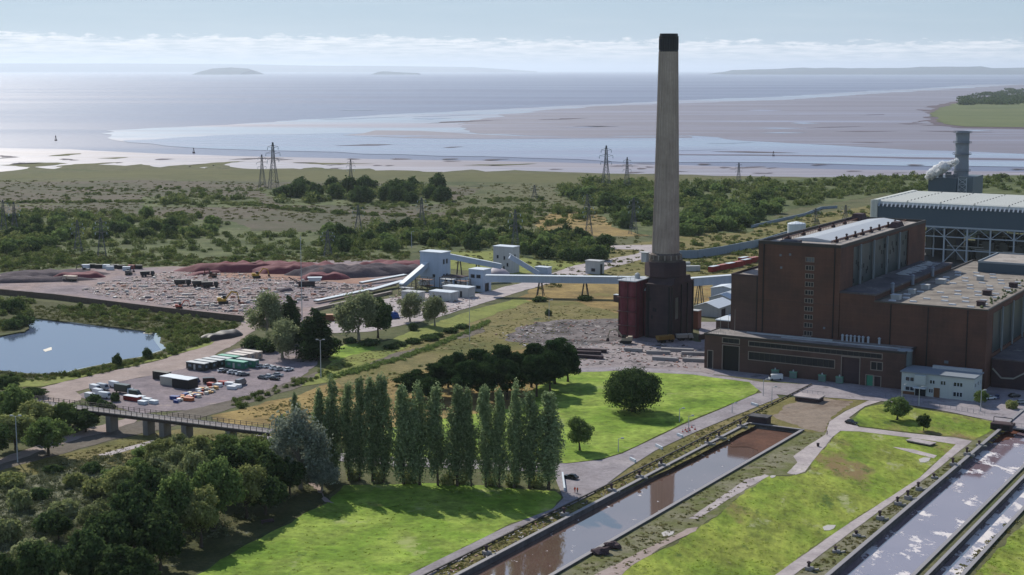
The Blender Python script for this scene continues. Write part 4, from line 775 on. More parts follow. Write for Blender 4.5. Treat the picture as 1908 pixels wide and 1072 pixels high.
for i, (x, y, w_, d_, h_, lb) in enumerate([(800, 545, 9, 5, 6.5, 'rusting steel platform frame under the inclined gallery, the left one'), (842, 548, 8, 5, 7.5, 'rusting steel platform frame before the tallest transfer tower'), (868, 546, 7, 5, 6, 'rusting steel platform frame left of the two storey house'), (766, 552, 8, 4, 4, 'low rusting frame at the foot of the belt lines')]):
    t_ = thing('platform_frame', lb, 'frame', G(x, y), -GA); q = MB()
    for a in (0, w_ / 2, w_):
        for b in (0, d_): q.bar((a - w_, b, 0), (a - w_, b, h_ + 1.1), .22)
    for z in (h_ * .5, h_, h_ + 1.0): q.bar((-w_, 0, z), (0, 0, z), .18); q.bar((-w_, d_, z), (0, d_, z), .18); q.bar((0, 0, z), (0, d_, z), .18); q.bar((-w_, 0, z), (-w_, d_, z), .18)
    q.bar((-w_, 0, 0), (-w_ / 2, 0, h_), .15); q.bar((-w_ / 2, 0, h_), (0, 0, 0), .15); q.obj('steel_frame', P('dark trestle', '3c3634', .3), t_)
    for z, k in ((h_ * .5, .6), (h_, 1)): q = MB(); q.box(-w_ * k, -.2, .2, d_ - .2, z, z + .15); q.obj('deck_plate', m_wcon if i % 2 else m_rust, t_)
    q = MB(); q.frus(-w_ * .8, -w_ * .35, 1, d_ - 1, h_ * .5 + .2, -w_ * .9, -w_ * .25, .5, d_ - .5, h_ * .5 + 2); q.obj('hopper', m_wcon, t_)
gallery('conveyor_gallery', 'long pale blue covered gallery running level from the two storey house to the red tower', Z(905, 519, 9.2), Z(1203, 523, 9.6), 4.0, 3.5, m_ww, (.345, .625, .9))
gallery('conveyor_gallery', 'short white gallery length between the chimney plinth and the bunker annexe', Z(1284, 526, 12.2), Z(1364, 520, 13.6), 4.0, 4.0, m_ww, (.25,))
gallery('conveyor_gallery', 'rising gallery between the two transfer towers', Z(836, 478, 14.5), Z(934, 497, 8.2), 3.0, 2.8, m_ww, (.2, .55))
gallery('conveyor_gallery', 'steep gallery sloping down right from the grimy transfer tower', Z(950, 478, 12.2), Z(1003, 510, 1.8), 3.0, 2.8, m_ww)
gallery('conveyor_gallery', 'steep gallery climbing into the left face of the tallest transfer tower', Z(748, 533, 2.0), Z(802, 487, 13.8), 3.2, 2.6, m_ww, (.5,))
gallery('conveyor_gallery', 'low white belt line running out towards the laydown yard, the longer of two', Z(588, 562, 1.2), Z(735, 531, 1.6), 2.6, .8, P('tan belt', '8c7e74', .4), (), m_white)
gallery('conveyor_gallery', 'low white belt line nearest the inclined gallery, the shorter of two', Z(672, 528, 1.2), Z(755, 513, 2.2), 2.6, .8, P('tan belt', '8c7e74', .4), (), m_white)
gallery('conveyor_gallery', 'white roofed belt line between the other two', Z(690, 542, 1.6), Z(752, 524, 2.6), 3.0, .8, P('tan belt', '8c7e74', .4), (), m_white)
gallery('long_ramp', 'brown concrete ramp wall below the belt lines', Z(582, 578, .6), Z(730, 545, .7), 1.0, 1.2, P('tan belt', '8c7e74', .4), (), P('tan belt'))
dm = thing('domed_heap', 'smooth pinkish white dome between the transfer towers', 'dome', G(925, 520)); q = MB(); q.rings([(8.8, 0), (8.6, 1.4), (7.6, 3.4), (5.6, 5.2), (3, 6.3), (.3, 6.7)], 28); smooth(q.obj('shell', P('pinkish concrete', 'a49aa0', .25), dm)); q = MB(); q.rings([(.6, 6.5), (.6, 7.3), (.2, 7.6)], 8); q.obj('vent', m_steel, dm)
def gable(name, label, px, py, w, d, h, hr, m, rm, rz=-GA, door=True, cat='shed'):
    t_ = thing(name, label, cat, G(px, py), rz); q = MB(); q.box(-w, 0, 0, d, 0, h); q.poly([(-w, 0, h), (0, 0, h), (-w / 2, 0, hr)]); q.poly([(0, d, h), (-w, d, h), (-w / 2, d, hr)]); q.obj('wall', m, t_)
    q = MB(); e = .4
    for s0, s1 in ((-w - e, -w / 2), (e, -w / 2)):
        q.hexa([(s0, -e, h - .25), (s1, -e, hr), (s1, d + e, hr), (s0, d + e, h - .25), (s0, -e, h), (s1, -e, hr + .25), (s1, d + e, hr + .25), (s0, d + e, h)])
    q.obj('roof', rm, t_)
    if door: q = MB(); q.box(.0, .06, d * .2, d * .45, 0, h * .75); q.obj('door', m_base, t_)
    return t_
gable('storage_shed', 'nearest pale gabled shed right of the chimney plinth', 1338, 592, 13, 20, 4.6, 6.8, m_wcon, m_white)
gable('storage_shed', 'pale gabled shed just behind the nearest one right of the chimney', 1362, 576, 12, 18, 5, 7, m_wcon, m_white)
gable('storage_shed', 'bluish shed below the short gallery beside the bunker annexe', 1370, 558, 14, 16, 5.2, 6.4, m_ww, m_white)
gable('storage_shed', 'farthest pale shed under the short gallery', 1372, 545, 14, 12, 5.4, 6.6, m_ww, m_white)
bl = thing('boundary_wall', 'low brown rubble strewn wall behind the workshop', 'wall', G(1302, 634)); q = MB(); q.bar((0, 0, 1.2), (26, 22, 1.2), .6, 2.4); q.bar((3, -4, .8), (24, 13, .8), .5, 1.6); q.obj('wall_panel', P('brown panels', '5c5048', .5), bl)
q = thing('rusty_tank', 'rusty square tank in the gap right of the chimney plinth', 'tank', G(1300, 614), -GA); b = MB(); b.box(-4, 0, 0, 4, 0, 8.5); b.obj('tank_shell', P('rust brick', '7a4a38', .3), q); b = MB(); b.box(-4.2, .2, -.2, 4.2, 8.5, 8.8); b.obj('lid', m_wcon, q)
# ================================================================== FOLIAGE
def leafmat(name, c1, c2, c3, trans=.28, obj_var=.35, sc=.35):
    t = NT(name); n = t.noise(t.pos(), sc, 4, .65); c = t.ramp(n, [(.34, c1), (.5, c2), (.66, c3)])
    oi = t.n.new('ShaderNodeObjectInfo'); g = t.math('ADD', 1 - obj_var / 2, t.math('MULTIPLY', oi.outputs['Random'], obj_var))
    f = t.math('ADD', .7, t.math('MULTIPLY', t.noise(t.pos(), 3.1, 2), .6))
    c = t.mix(1.0, c, t.grey(t.math('MULTIPLY', g, f)), 'MULTIPLY'); t.n.remove(t.b)
    d = t.n.new('ShaderNodeBsdfDiffuse'); tr = t.n.new('ShaderNodeBsdfTranslucent'); ms = t.n.new('ShaderNodeMixShader'); ms.inputs[0].default_value = trans
    t.l.new(c, d.inputs[0]); t.l.new(c, tr.inputs[0]); t.l.new(d.outputs[0], ms.inputs[1]); t.l.new(tr.outputs[0], ms.inputs[2])
    t.l.new(ms.outputs[0], t.n['Material Output'].inputs[0]); return t.m
L_dark = leafmat('dark leaves', '36462e', '485a34', '64764a', .34, sc=.6); L_mid = leafmat('green leaves', '56683a', '6e824a', '8c9c60', .42, sc=.6)
L_olive = leafmat('olive leaves', '707848', '8a9058', 'a6a872', .42, sc=.6); L_silver = leafmat('silver leaves', '66704e', '868e68', 'a6ac86', .42, .2, .8)
L_pine = leafmat('pine needles', '26361f', '34482a', '4a5e38', .28); L_pop = leafmat('poplar leaves', '62704e', '839468', 'a8b48c', .48, .25, .9)
L_scrub = leafmat('scrub leaves', '42522c', '606e3c', '868a58', .36, .3, .10); L_pale = leafmat('pale willow leaves', '6a7446', '868e60', 'a2a67c', .42, .25)
L_grey = leafmat('grey willow leaves', '666e60', '868e7e', 'a8ae9c', .35, .2, .8)
m_bark = P('bark', '4a4036', .4, 1.5, .95); m_bark2 = P('pale bark', '8c8478', .4, 1.5, .9)
def leaf_mesh(name, Cn, size, mat, seed=0, flat=0.0, drop=0.0, nrm=None):
    r = np.random.default_rng(seed); N = len(Cn); a = r.normal(size=(N, 3)); a[:, 2] *= 1 - flat; a[:, 2] -= drop
    if nrm is None: b = np.cross(a, r.normal(size=(N, 3)))
    else: n_ = nrm + r.normal(0, .55, (N, 3)); n_ /= np.linalg.norm(n_, axis=1)[:, None]; a = np.cross(n_, a); b = np.cross(n_, a)
    a /= np.linalg.norm(a, axis=1)[:, None] + 1e-9; b /= np.linalg.norm(b, axis=1)[:, None] + 1e-9
    s = (size * r.uniform(.6, 1.35, N))[:, None]; V_ = np.empty((N, 4, 3)); V_[:, 0] = Cn + a * s; V_[:, 1] = Cn + b * s * .6; V_[:, 2] = Cn - a * s; V_[:, 3] = Cn - b * s * .6
    me = bpy.data.meshes.new(name); me.vertices.add(N * 4); me.vertices.foreach_set('co', V_.reshape(-1)); me.loops.add(N * 4); me.loops.foreach_set('vertex_index', np.arange(N * 4, dtype=np.int32))
    me.polygons.add(N); me.polygons.foreach_set('loop_start', np.arange(0, N * 4, 4, dtype=np.int32)); me.polygons.foreach_set('loop_total', np.full(N, 4, dtype=np.int32)); me.materials.append(mat); me.update(); me.validate(); return me
def lobes_cloud(lobes, n, r, inner=.3, up=.35, rough=.12):
    """points on and inside a set of lobes (cx, cy, cz, rx, rz)"""
    L = np.array(lobes); w = L[:, 3] ** 2; w /= w.sum(); i = r.choice(len(L), n, p=w); d = r.normal(size=(n, 3)); d[:, 2] = d[:, 2] + up; d /= np.linalg.norm(d, axis=1)[:, None]
    rad = np.where(r.random(n) < inner, r.random(n) ** .5, 1 + r.normal(0, rough, n)); return L[i, :3] + d * rad[:, None] * L[i][:, [3, 3, 4]], d
def tree_kind(kind, seed, h, w, n, leaf, mat, bark=None):
    r = np.random.default_rng(seed); rr = random.Random(seed); lob = []; bark = bark or m_bark; flat, drop = 0, 0
    if kind == 'broad':
        sk = [rr.uniform(.75, 1.2) for _ in range(7)]
        for k in range(54):
            a = rr.uniform(0, math.tau); e = rr.uniform(-.55, 1); q = math.sqrt(max(0, 1 - min(1, abs(e)) ** 2)) * rr.uniform(.45, 1.0) * w * .40 * sk[int(a / math.tau * 7) % 7]
            R_ = w * rr.choice((.055, .075, .10, .13)) * rr.uniform(.8, 1.2); lob.append((q * math.cos(a), q * math.sin(a), h * (.52 + .36 * e * sk[int(a / math.tau * 7 + 3) % 7]), R_, R_ * rr.uniform(.7, 1.1)))
        lob.append((0, 0, h * .52, w * .27, h * .24))
    elif kind == 'dense':
        for k in range(34):
            a = rr.uniform(0, math.tau); e = rr.uniform(-.6, 1); q = math.sqrt(max(0, 1 - abs(e) ** 2.4)) * w * .36; R_ = w * rr.uniform(.10, .15)
            lob.append((q * math.cos(a), q * math.sin(a), h * (.50 + .36 * e), R_, R_ * .85))
        lob.append((0, 0, h * .48, w * .38, h * .40))
    elif kind == 'poplar':
        for k in range(46):
            f_ = k / 45; z = .13 + .82 * f_; pr = math.sin(min(.999, .10 + f_ * .86) * math.pi) ** .5 * (1.05 - .15 * f_); a = rr.uniform(0, math.tau); q = w * .30 * pr * rr.uniform(.2, 1.2)
            R_ = w * (.08 + .13 * pr) * rr.uniform(.5, 1.3); lob.append((q * math.cos(a), q * math.sin(a), h * z, R_, R_ * rr.uniform(1.5, 3.0)))
        for k in range(4): a = rr.uniform(0, math.tau); lob.append((.12 * w * math.cos(a), .12 * w * math.sin(a), h * rr.uniform(.90, .96), w * .08, h * .045))
        flat = -.6
    elif kind == 'pine':
        for k in range(34):
            f_ = rr.random(); a = rr.uniform(0, math.tau); q = w * .40 * rr.uniform(.2, 1) * (1 - .55 * f_ ** 2); R_ = w * rr.uniform(.12, .21); lob.append((q * math.cos(a), q * math.sin(a), h * (.34 + .58 * f_), R_, R_ * .6))
    elif kind == 'conifer':
        for k in range(52):
            f_ = (k / 51) ** .9; z = .08 + .86 * f_; q = w * .40 * (1 - f_) ** .5 * min(1, .6 + f_ * 3) * rr.uniform(.4, 1); a = rr.uniform(0, math.tau); R_ = w * (.15 * (1 - f_) + .045) * rr.uniform(.8, 1.3); lob.append((q * math.cos(a), q * math.sin(a), h * z, R_, R_ * 1.25))
    elif kind == 'willow':
        for k in range(34):
            a = rr.uniform(0, math.tau); e = rr.uniform(-.8, 1); q = math.sqrt(max(0, 1 - e * e)) * w * .40 * rr.uniform(.5, 1); R_ = w * rr.uniform(.07, .14); lob.append((q * math.cos(a), q * math.sin(a), h * (.56 + .34 * e), R_, R_ * 1.5))
        drop = .5
    elif kind == 'bush':
        for k in range(11):
            a = rr.uniform(0, math.tau); q = w * .34 * rr.random() ** .6; R_ = w * rr.uniform(.14, .24); lob.append((q * math.cos(a), q * math.sin(a), h * rr.uniform(.32, .70) * (1 - q / w * .6), R_, h * rr.uniform(.20, .3)))
        lob.append((0, 0, h * .28, w * .36, h * .40))
    pts, dirs = lobes_cloud(lob, n, r, .28 if kind != 'willow' else .35, .3, .14 if kind != 'willow' else .28)
    if kind in ('broad', 'dense', 'bush'):                        # stray sprays that break the outline
        k_ = r.random(n) < .12; pts[k_] += dirs[k_] * (r.random((k_.sum(), 1)) * w * .07)
    pts[:, 2] = np.maximum(pts[:, 2], .05)
    crown = leaf_mesh(kind + '_crown', pts, leaf, mat, seed, flat, drop, None if kind in ('willow',) else dirs + np.array([0, 0, .25]))
    if kind == 'bush': return dict(h=h, w=w, crown=crown, trunk=None)
    b = MB(); tz = h * (.86 if kind in ('poplar', 'conifer', 'pine') else .5); r0 = max(.16, w * .028) * (1.6 if kind == 'poplar' else 1.25); px_, pz_ = Vector((0, 0, -.3)), r0 * 1.25
    for k in range(1, 6):
        q = Vector((rr.uniform(-.04, .04) * w * k / 5, rr.uniform(-.04, .04) * w * k / 5, tz * k / 5)); rn = r0 * (1 - .75 * k / 5); b.tube(px_, q, pz_, rn, 7); px_, pz_ = q, rn
    for l in rr.sample(lob, min(len(lob), 12)):
        z0 = min(l[2] * .75, tz * rr.uniform(.35, .95)); b.tube((0, 0, z0), (l[0], l[1], l[2]), r0 * .42, r0 * .1, 5)
    return dict(h=h, w=w, crown=crown, trunk=b.mesh(kind + '_trunk', bark))
K = {}
def kinds(key, kind, nvar, h, w, n, leaf, mat, bark=None): K[key] = [tree_kind(kind, 100 * len(K) + i, h * (1 + .05 * (i - 1)), w, n, leaf, mat, bark) for i in range(nvar)]
kinds('poplar', 'poplar', 6, 27, 8.4, 8500, .36, L_pop, m_bark); kinds('oak', 'broad', 4, 14, 13, 9000, .36, L_mid); kinds('holm', 'dense', 1, 15, 19, 16000, .36, L_dark)
kinds('pine', 'pine', 4, 16, 11, 9000, .38, L_pine); kinds('conifer', 'conifer', 3, 19, 11, 8000, .40, L_pine); kinds('willow', 'willow', 3, 17, 14, 8000, .36, L_silver, m_bark2); kinds('greywillow', 'willow', 2, 20, 16, 12000, .36, L_grey, m_bark2)
kinds('copse', 'broad', 3, 16, 12, 9000, .38, L_pine); kinds('dark', 'broad', 4, 13, 12, 9500, .40, L_dark); kinds('thick', 'broad', 4, 14, 13, 9500, .40, L_olive); kinds('silver', 'broad', 2, 14, 13, 9000, .36, L_pale); kinds('bushd', 'bush', 3, 5, 7, 1500, .42, L_dark)
kinds('bushm', 'bush', 3, 4.6, 7, 1500, .42, L_mid); kinds('busho', 'bush', 2, 4, 7, 1400, .40, L_olive); kinds('bushs', 'bush', 2, 4, 6.5, 1400, .40, L_pale)
cnt = [0]
def tree(key, px, py, top, wpx, label, group=None, name=None, cat=None):
    p = G(px, py); h = HT(px, py, top) if top is not None else None; d = p.length; w = wpx * d / F; k = K[key][cnt[0] % len(K[key])]; cnt[0] += 1
    h = max(1.0, h); nm = name or {'poplar': 'poplar_tree', 'pine': 'pine_tree', 'conifer': 'conifer_tree', 'willow': 'willow_tree', 'greywillow': 'willow_tree', 'copse': 'pine_tree'}.get(key, 'bush' if key.startswith('bush') else 'tree')
    sc = (w / k['w'], w / k['w'], h / k['h']); rz = rnd.uniform(0, 6.28)
    if k['trunk'] is None:
        o = bpy.data.objects.new(nm, k['crown']); COL.objects.link(o); o.location = p; o.scale = sc; o.rotation_euler = (0, 0, rz); return props(o, label, cat or 'bush', group)
    t_ = thing(nm, label, cat or 'tree', p, rz, group, sc); t_.rotation_euler = (rnd.gauss(0, .02), rnd.gauss(0, .02), rz)
    for part in ('crown', 'trunk'): o = bpy.data.objects.new(part, k[part]); COL.objects.link(o); o.parent = t_
    return t_
# poplar row
pop = [(x_, y_, t_, w_ * (1.02 + .30 * ((x_ * 7) % 5) / 4)) for x_, y_, t_, w_ in [(598, 890, 726, 34), (622, 893, 712, 36), (650, 896, 714, 34), (670, 897, 706, 38), (694, 899, 712, 40), (716, 901, 704, 42), (752, 903, 722, 42), (782, 904, 725, 40), (816, 905, 720, 42), (852, 906, 722, 44), (878, 907, 728, 36), (905, 908, 722, 42), (930, 909, 728, 40), (958, 910, 724, 38), (986, 910, 729, 42), (1022, 912, 733, 52)]]
pl_lab = {0: 'leftmost full height poplar of the long dark row', 1: 'second poplar from the left in the row', 5: 'tallest poplar in the left half of the long row', 14: 'poplar next to the right end of the row', 15: 'rightmost poplar of the row, beside the road junction'}
for i, (x, y, tp, w) in enumerate(pop): tree('poplar', x, y, tp, w, pl_lab.get(i, 'tall dark columnar poplar inside the long row'), 'poplars in the long row')
tree('poplar', 553, 812, 734, 22, 'small lone poplar at the far left, behind the silver tree'); tree('bushm', 530, 808, 768, 30, 'low leafy bush just left of the small lone poplar')
for x, y in ((706, 900), (765, 903), (835, 906), (862, 902), (915, 907), (955, 908), (1000, 909), (660, 897)): tree('busho', x, y - 3, y - 26, 34, 'low undergrowth bush between the poplar trunks', 'bushes under the poplars')
# pines and lawn trees
for i, (x, y, tp, w) in enumerate([(a_, b_, c_, d_ * 1.12) for a_, b_, c_, d_ in [(770, 742, 688, 58), (812, 738, 676, 56), (852, 732, 652, 60), (888, 728, 650, 56), (910, 735, 655, 60), (935, 724, 640, 58), (965, 728, 652, 56), (990, 722, 638, 54), (1012, 712, 642, 46), (1034, 716, 630, 58), (1058, 712, 636, 54), (1000, 740, 660, 58), (945, 745, 668, 56), (868, 748, 672, 56), (835, 722, 660, 52), (905, 750, 678, 52), (800, 752, 700, 50), (1025, 735, 655, 56)]]):
    tree('pine' if i % 2 else 'copse', x, y, tp, w * 1.06, 'dark pine in the clump behind the poplar row' if i != 10 else 'rightmost pine of the clump, its bare trunks showing over the lawn', 'pines in the clump behind the poplars')
tree('holm', 1180, 768, 687, 116, 'large dark round evergreen standing alone on the lawn'); tree('oak', 1080, 840, 779, 66, 'small round tree by the road at the lawn corner'); tree('oak', 1672, 783, 739, 62, 'rounded tree on the small lawn before the white office')
tree('dark', 1721, 803, 770, 32, 'small bush tree just right of the rounded tree near the office')
tree('oak', 1828, 757, 726, 30, 'small leafy tree at the right corner of the white office'); tree('busho', 1885, 762, 744, 26, 'low bush by the cars right of the office')
# trees by the compound and the coal plant
tree('conifer', 588, 668, 572, 96, 'big dark conifer beside the compound, nearest of the dark ones'); tree('willow', 526, 668, 598, 84, 'silver green willow shading the parked cars', cat='tree'); tree('willow', 498, 634, 550, 88, 'grey green willow behind the cabins'); tree('conifer', 540, 632, 549, 64, 'pointed dark conifer left of the mast'); tree('conifer', 516, 625, 556, 32, 'slim dark conifer tip beside the grey green willow')
tree('bushd', 470, 648, 622, 50, 'dark bush at the far end of the cabin rows'); tree('bushd', 498, 655, 628, 50, 'dark bush under the grey green willow')
tree('willow', 668, 634, 546, 92, 'wide silver willow by the track to the coal plant'); tree('dark', 704, 630, 552, 62, 'tall dark tree behind the wide silver willow'); tree('willow', 764, 600, 547, 58, 'first of two small willows on the verge, left'); tree('willow', 810, 608, 552, 56, 'second of two small willows on the verge, right')
for x, y, tp, w in ((770, 616, 599, 22), (622, 640, 628, 32), (652, 640, 627, 30), (770, 640, 628, 36), (800, 633, 621, 44), (838, 620, 609, 34), (860, 612, 602, 34), (730, 650, 639, 32), (690, 644, 630, 44), (815, 628, 618, 30), (745, 645, 635, 28), (1022, 588, 575, 16), (1090, 560, 548, 34), (1005, 562, 551, 30)): tree('bushd', x, y, tp, w, 'dark bush along the old hedge line below the verge', 'bushes on the old hedge line')
for x, y, tp, w in ((218, 683, 656, 22), (274, 668, 645, 20), (22, 722, 690, 22), (30, 582, 553, 34), (12, 580, 556, 30), (40, 606, 585, 50), (22, 612, 592, 40)): tree('bushd', x, y, tp, w, 'small dark tree at the edge of the pond', 'little trees round the pond', cat='tree')
# foreground thicket, lower left
fg = [(560, 912, 768, 128, 'greywillow', 'large silver leaved tree at the left end of the poplar row'), (600, 915, 855, 74, 'greywillow', 'smaller silver tree leaning out over the path end'),
      (470, 905, 812, 90, 'oak', None), (505, 930, 836, 90, 'dark', None), (430, 930, 820, 100, 'dark', None), (460, 965, 860, 96, 'thick', None), (400, 985, 852, 110, 'oak', None), (360, 965, 838, 100, 'silver', None),
      (330, 1015, 880, 110, 'oak', None), (375, 1020, 905, 96, 'thick', None), (280, 985, 862, 110, 'dark', None), (250, 1045, 895, 120, 'dark', None), (205, 1075, 950, 110, 'dark', None), (300, 1070, 945, 110, 'dark', None), (160, 1110, 985, 110, 'dark', None), (240, 1130, 1010, 130, 'dark', None), (80, 1150, 1000, 110, 'dark', None), (10, 1150, 1030, 90, 'dark', None),
      (230, 945, 872, 86, 'thick', None), (320, 920, 832, 86, 'silver', None), (370, 900, 815, 84, 'thick', None), (420, 880, 806, 80, 'oak', None), (500, 880, 818, 70, 'oak', None), (300, 880, 815, 70, 'thick', None), (545, 880, 812, 60, 'dark', None), (540, 925, 850, 70, 'dark', None), (495, 960, 885, 80, 'dark', None), (345, 870, 808, 60, 'silver', None), (180, 1010, 935, 76, 'silver', None), (110, 1010, 955, 60, 'dark', None)]
for i, (x, y, tp, w, k_, lb) in enumerate(fg): tree(k_, x, y, tp, w, lb or 'dense tree in the shadowed thicket along the lower lawn', None if lb else 'trees of the lower left thicket')
for x, y, tp, w, k_ in ((20, 800, 718, 90, 'oak'), (70, 812, 742, 80, 'thick'), (120, 808, 748, 76, 'oak'), (30, 838, 765, 96, 'thick'), (90, 850, 775, 90, 'oak'), (160, 806, 762, 66, 'dark'), (-20, 860, 780, 90, 'dark'), (150, 790, 752, 60, 'willow'), (60, 740, 722, 60, 'dark'), (10, 735, 700, 60, 'dark')):
    tree(k_, x, y, tp, w, 'leafy tree in the thicket at the left end of the footbridge', 'trees at the left end of the bridge')
for x, y, tp, w in ((190, 760, 742, 26), (175, 752, 732, 30), (215, 748, 728, 22), (205, 762, 748, 26)): tree('bushd', x, y, tp, w, 'dark shrub rising behind the bridge rail by the compound', 'shrubs behind the bridge rail')
for x, y, tp, w, k_ in ((35, 950, 905, 50, 'bushs'), (90, 990, 945, 56, 'bushd'), (20, 905, 880, 60, 'busho'), (75, 930, 905, 44, 'bushd'), (140, 905, 880, 50, 'busho'), (120, 960, 930, 60, 'bushs'), (180, 925, 890, 60, 'busho'), (170, 880, 858, 44, 'bushd'), (215, 900, 866, 50, 'bushm'), (60, 1050, 1000, 70, 'bushs'), (260, 880, 850, 50, 'bushm'), (270, 850, 826, 50, 'bushm'), (320, 850, 815, 60, 'busho'), (10, 1010, 960, 60, 'bushs'), (100, 880, 864, 40, 'bushd'), (370, 850, 812, 60, 'bushm'), (430, 860, 808, 60, 'bushd'), (480, 850, 805, 50, 'busho'), (520, 850, 806, 40, 'bushd')):
    tree(k_, x, y, tp, w, 'rough bush on the bramble slope at the lower left', 'bushes on the bramble slope')
# ---- thickets on the marsh: (polygon, count, width range m, height ratio, kinds, label)
def inpoly(x, y, p):
    c = False; j = len(p) - 1
    for i in range(len(p)):
        if (p[i][1] > y) != (p[j][1] > y) and x < (p[j][0] - p[i][0]) * (y - p[i][1]) / (p[j][1] - p[i][1]) + p[i][0]: c = not c
        j = i
    return c
thick = [
 ([(-60, 392), (60, 398), (250, 402), (360, 405), (430, 418), (400, 442), (300, 446), (150, 445), (60, 470), (-60, 480)], 300, 6, 15, .62, ('bushd', 'bushm', 'bushd'), 'rounded dark bush in the wide left thicket beyond the laydown yard'),
 ([(0, 440), (160, 440), (300, 446), (470, 432), (640, 434), (760, 450), (760, 478), (560, 482), (430, 490), (160, 494), (0, 505)], 330, 4, 9, .55, ('busho', 'bushm', 'bushd'), 'low green bush on the slope just behind the laydown yard'),
 ([(590, 440), (640, 430), (720, 418), (800, 425), (900, 430), (1030, 440), (1140, 448), (1125, 486), (1020, 486), (940, 466), (780, 465), (610, 480)], 260, 7, 14, .75, ('bushd', 'bushm', 'bushd'), 'dark tall bush in the belt behind the transfer towers'),
 ([(520, 360), (570, 356), (640, 352), (700, 350), (820, 350), (828, 376), (720, 380), (640, 376), (560, 380), (520, 378)], 90, 10, 22, .75, ('bushd',), 'dark tree clump by the three pylons on the marsh'),
 ([(270, 362), (460, 370), (470, 384), (300, 382)], 26, 7, 14, .6, ('bushm', 'bushd'), 'round bush in the short row left of the pylons'),
 ([(1030, 350), (1100, 340), (1200, 338), (1225, 345), (1225, 420), (1160, 426), (1110, 392), (1040, 360)], 150, 9, 18, .65, ('bushd', 'bushm'), 'dark bush in the wood left of the chimney'),
 ([(1268, 345), (1330, 338), (1450, 336), (1460, 360), (1440, 400), (1390, 430), (1268, 440)], 230, 9, 18, .6, ('bushd', 'bushm', 'bushm'), 'green bush in the wood right of the chimney'),
 ([(1440, 345), (1560, 333), (1740, 328), (1740, 358), (1640, 362), (1560, 372), (1480, 388)], 240, 6, 13, .55, ('bushm', 'bushd', 'busho'), 'bush on the scrubby bank left of the grey flue'),
 ([(1835, 330), (2100, 330), (2100, 366), (1835, 362)], 70, 6, 13, .55, ('bushm', 'bushd'), 'bush on the scrubby bank right of the grey flue'),
 ([(780, 400), (900, 392), (1040, 385), (1120, 400), (1040, 420), (900, 428), (780, 420)], 120, 5, 12, .6, ('bushm', 'bushd', 'busho'), 'scattered bush on the heath left of the chimney'),
 ([(64, 570), (190, 572), (455, 604), (420, 625), (380, 645), (318, 664), (316, 652), (300, 630), (250, 610), (140, 595)], 190, 2.5, 6, .5, ('busho', 'bushm', 'bushs'), 'low bush in the scrub between the pond and the retaining wall'),
 ([(-60, 560), (60, 560), (60, 586), (44, 600), (46, 612), (0, 622), (-60, 622)], 50, 4, 8, .6, ('bushm', 'bushd'), 'bush on the far left bank of the pond'),
 ([(40, 701), (130, 697), (230, 676), (300, 664), (310, 668), (240, 686), (150, 704), (60, 712), (0, 712), (-40, 704)], 100, 1.6, 3.6, .6, ('bushd', 'bushm'), 'low reedy bush on the near shore of the pond'),
 ([(440, 765), (560, 718), (640, 690), (660, 680), (650, 676), (560, 704), (430, 748)], 70, 1.6, 3.8, .55, ('bushm', 'bushs'), 'low bush along the fence right of the compound'),
 ([(60, 346), (1100, 360), (1000, 400), (60, 384)], 46, 4, 9, .5, ('bushd', 'bushm'), 'lone bush scattered over the open marsh'),
 ([(1268, 445), (1500, 400), (1620, 385), (1620, 420), (1420, 470), (1268, 470)], 90, 3, 7, .5, ('busho', 'bushm'), 'low bush on rough ground beyond the flood wall'),
 ([(1268, 490), (1410, 462), (1410, 490), (1290, 512)], 36, 2.5, 6, .5, ('busho', 'bushm'), 'low bush between the flood wall and the red containers'),
 ([(1120, 640), (1060, 650), (880, 660), (700, 690), (600, 740), (560, 790), (640, 750), (760, 700), (900, 680), (1060, 665)], 60, 1, 2.4, .5, ('busho', 'bushs'), 'small bush in the tan grass before the demolition yard'),
 ([(-60, 377), (200, 374), (480, 380), (600, 394), (760, 402), (760, 405), (600, 399), (470, 385), (200, 378), (-60, 381)], 190, 4, 9, .38, ('bushd', 'bushm'), 'low bush on the dark ditch line across the reed fields'),
 ([(100, 350), (500, 352), (520, 356), (400, 360), (100, 356)], 60, 4, 8, .35, ('bushm', 'bushd'), 'low bush on the ditch line nearest the saltmarsh'),
 ([(640, 384), (780, 372), (1000, 368), (1020, 374), (800, 384), (660, 392)], 90, 4, 9, .4, ('bushm', 'busho', 'bushd'), 'low bush on the green strip right of the reed fields'),
 ([(0, 478), (200, 482), (420, 480), (760, 468), (770, 482), (540, 486), (420, 493), (150, 498), (0, 508)], 240, 2.5, 6, .45, ('busho', 'bushm'), 'low scrub bush right against the back edge of the laydown yard'),
 ([(1120, 350), (1220, 340), (1230, 372), (1140, 372)], 50, 8, 15, .7, ('bushd', 'bushm'), 'bush in the wood below the dark and pale pylons'),
]
allb = []
for gi, (poly, n, w0, w1, hr, ks, lab) in enumerate(thick):
    xs = [p[0] for p in poly]; ys = [p[1] for p in poly]; k = 0
    while k < n:
        x, y = rnd.uniform(min(xs), max(xs)), rnd.uniform(min(ys), max(ys))
        if not inpoly(x, y, poly): continue
        k += 1; p = G(x, y); w = rnd.uniform(w0, w1); allb.append((w / p.length * (1 if -20 < x < 1930 else .01), p, w, w * hr * rnd.uniform(.75, 1.25), rnd.choice(ks), gi))
allb.sort(key=lambda a: -a[0]); cntb = 0
extra = []
for a in allb:
    if cntb < 240:
        cntb += 1; k = rnd.choice(K[a[4]]); o = bpy.data.objects.new('bush', k['crown']); COL.objects.link(o); o.location = a[1]; o.rotation_euler = (0, 0, rnd.uniform(0, 6.28)); o.scale = (a[2] / k['w'], a[2] / k['w'], a[3] / k['h'])
        props(o, thick[a[5]][6], 'bush', 'bushes: ' + thick[a[5]][6])
    else: extra.append(a)
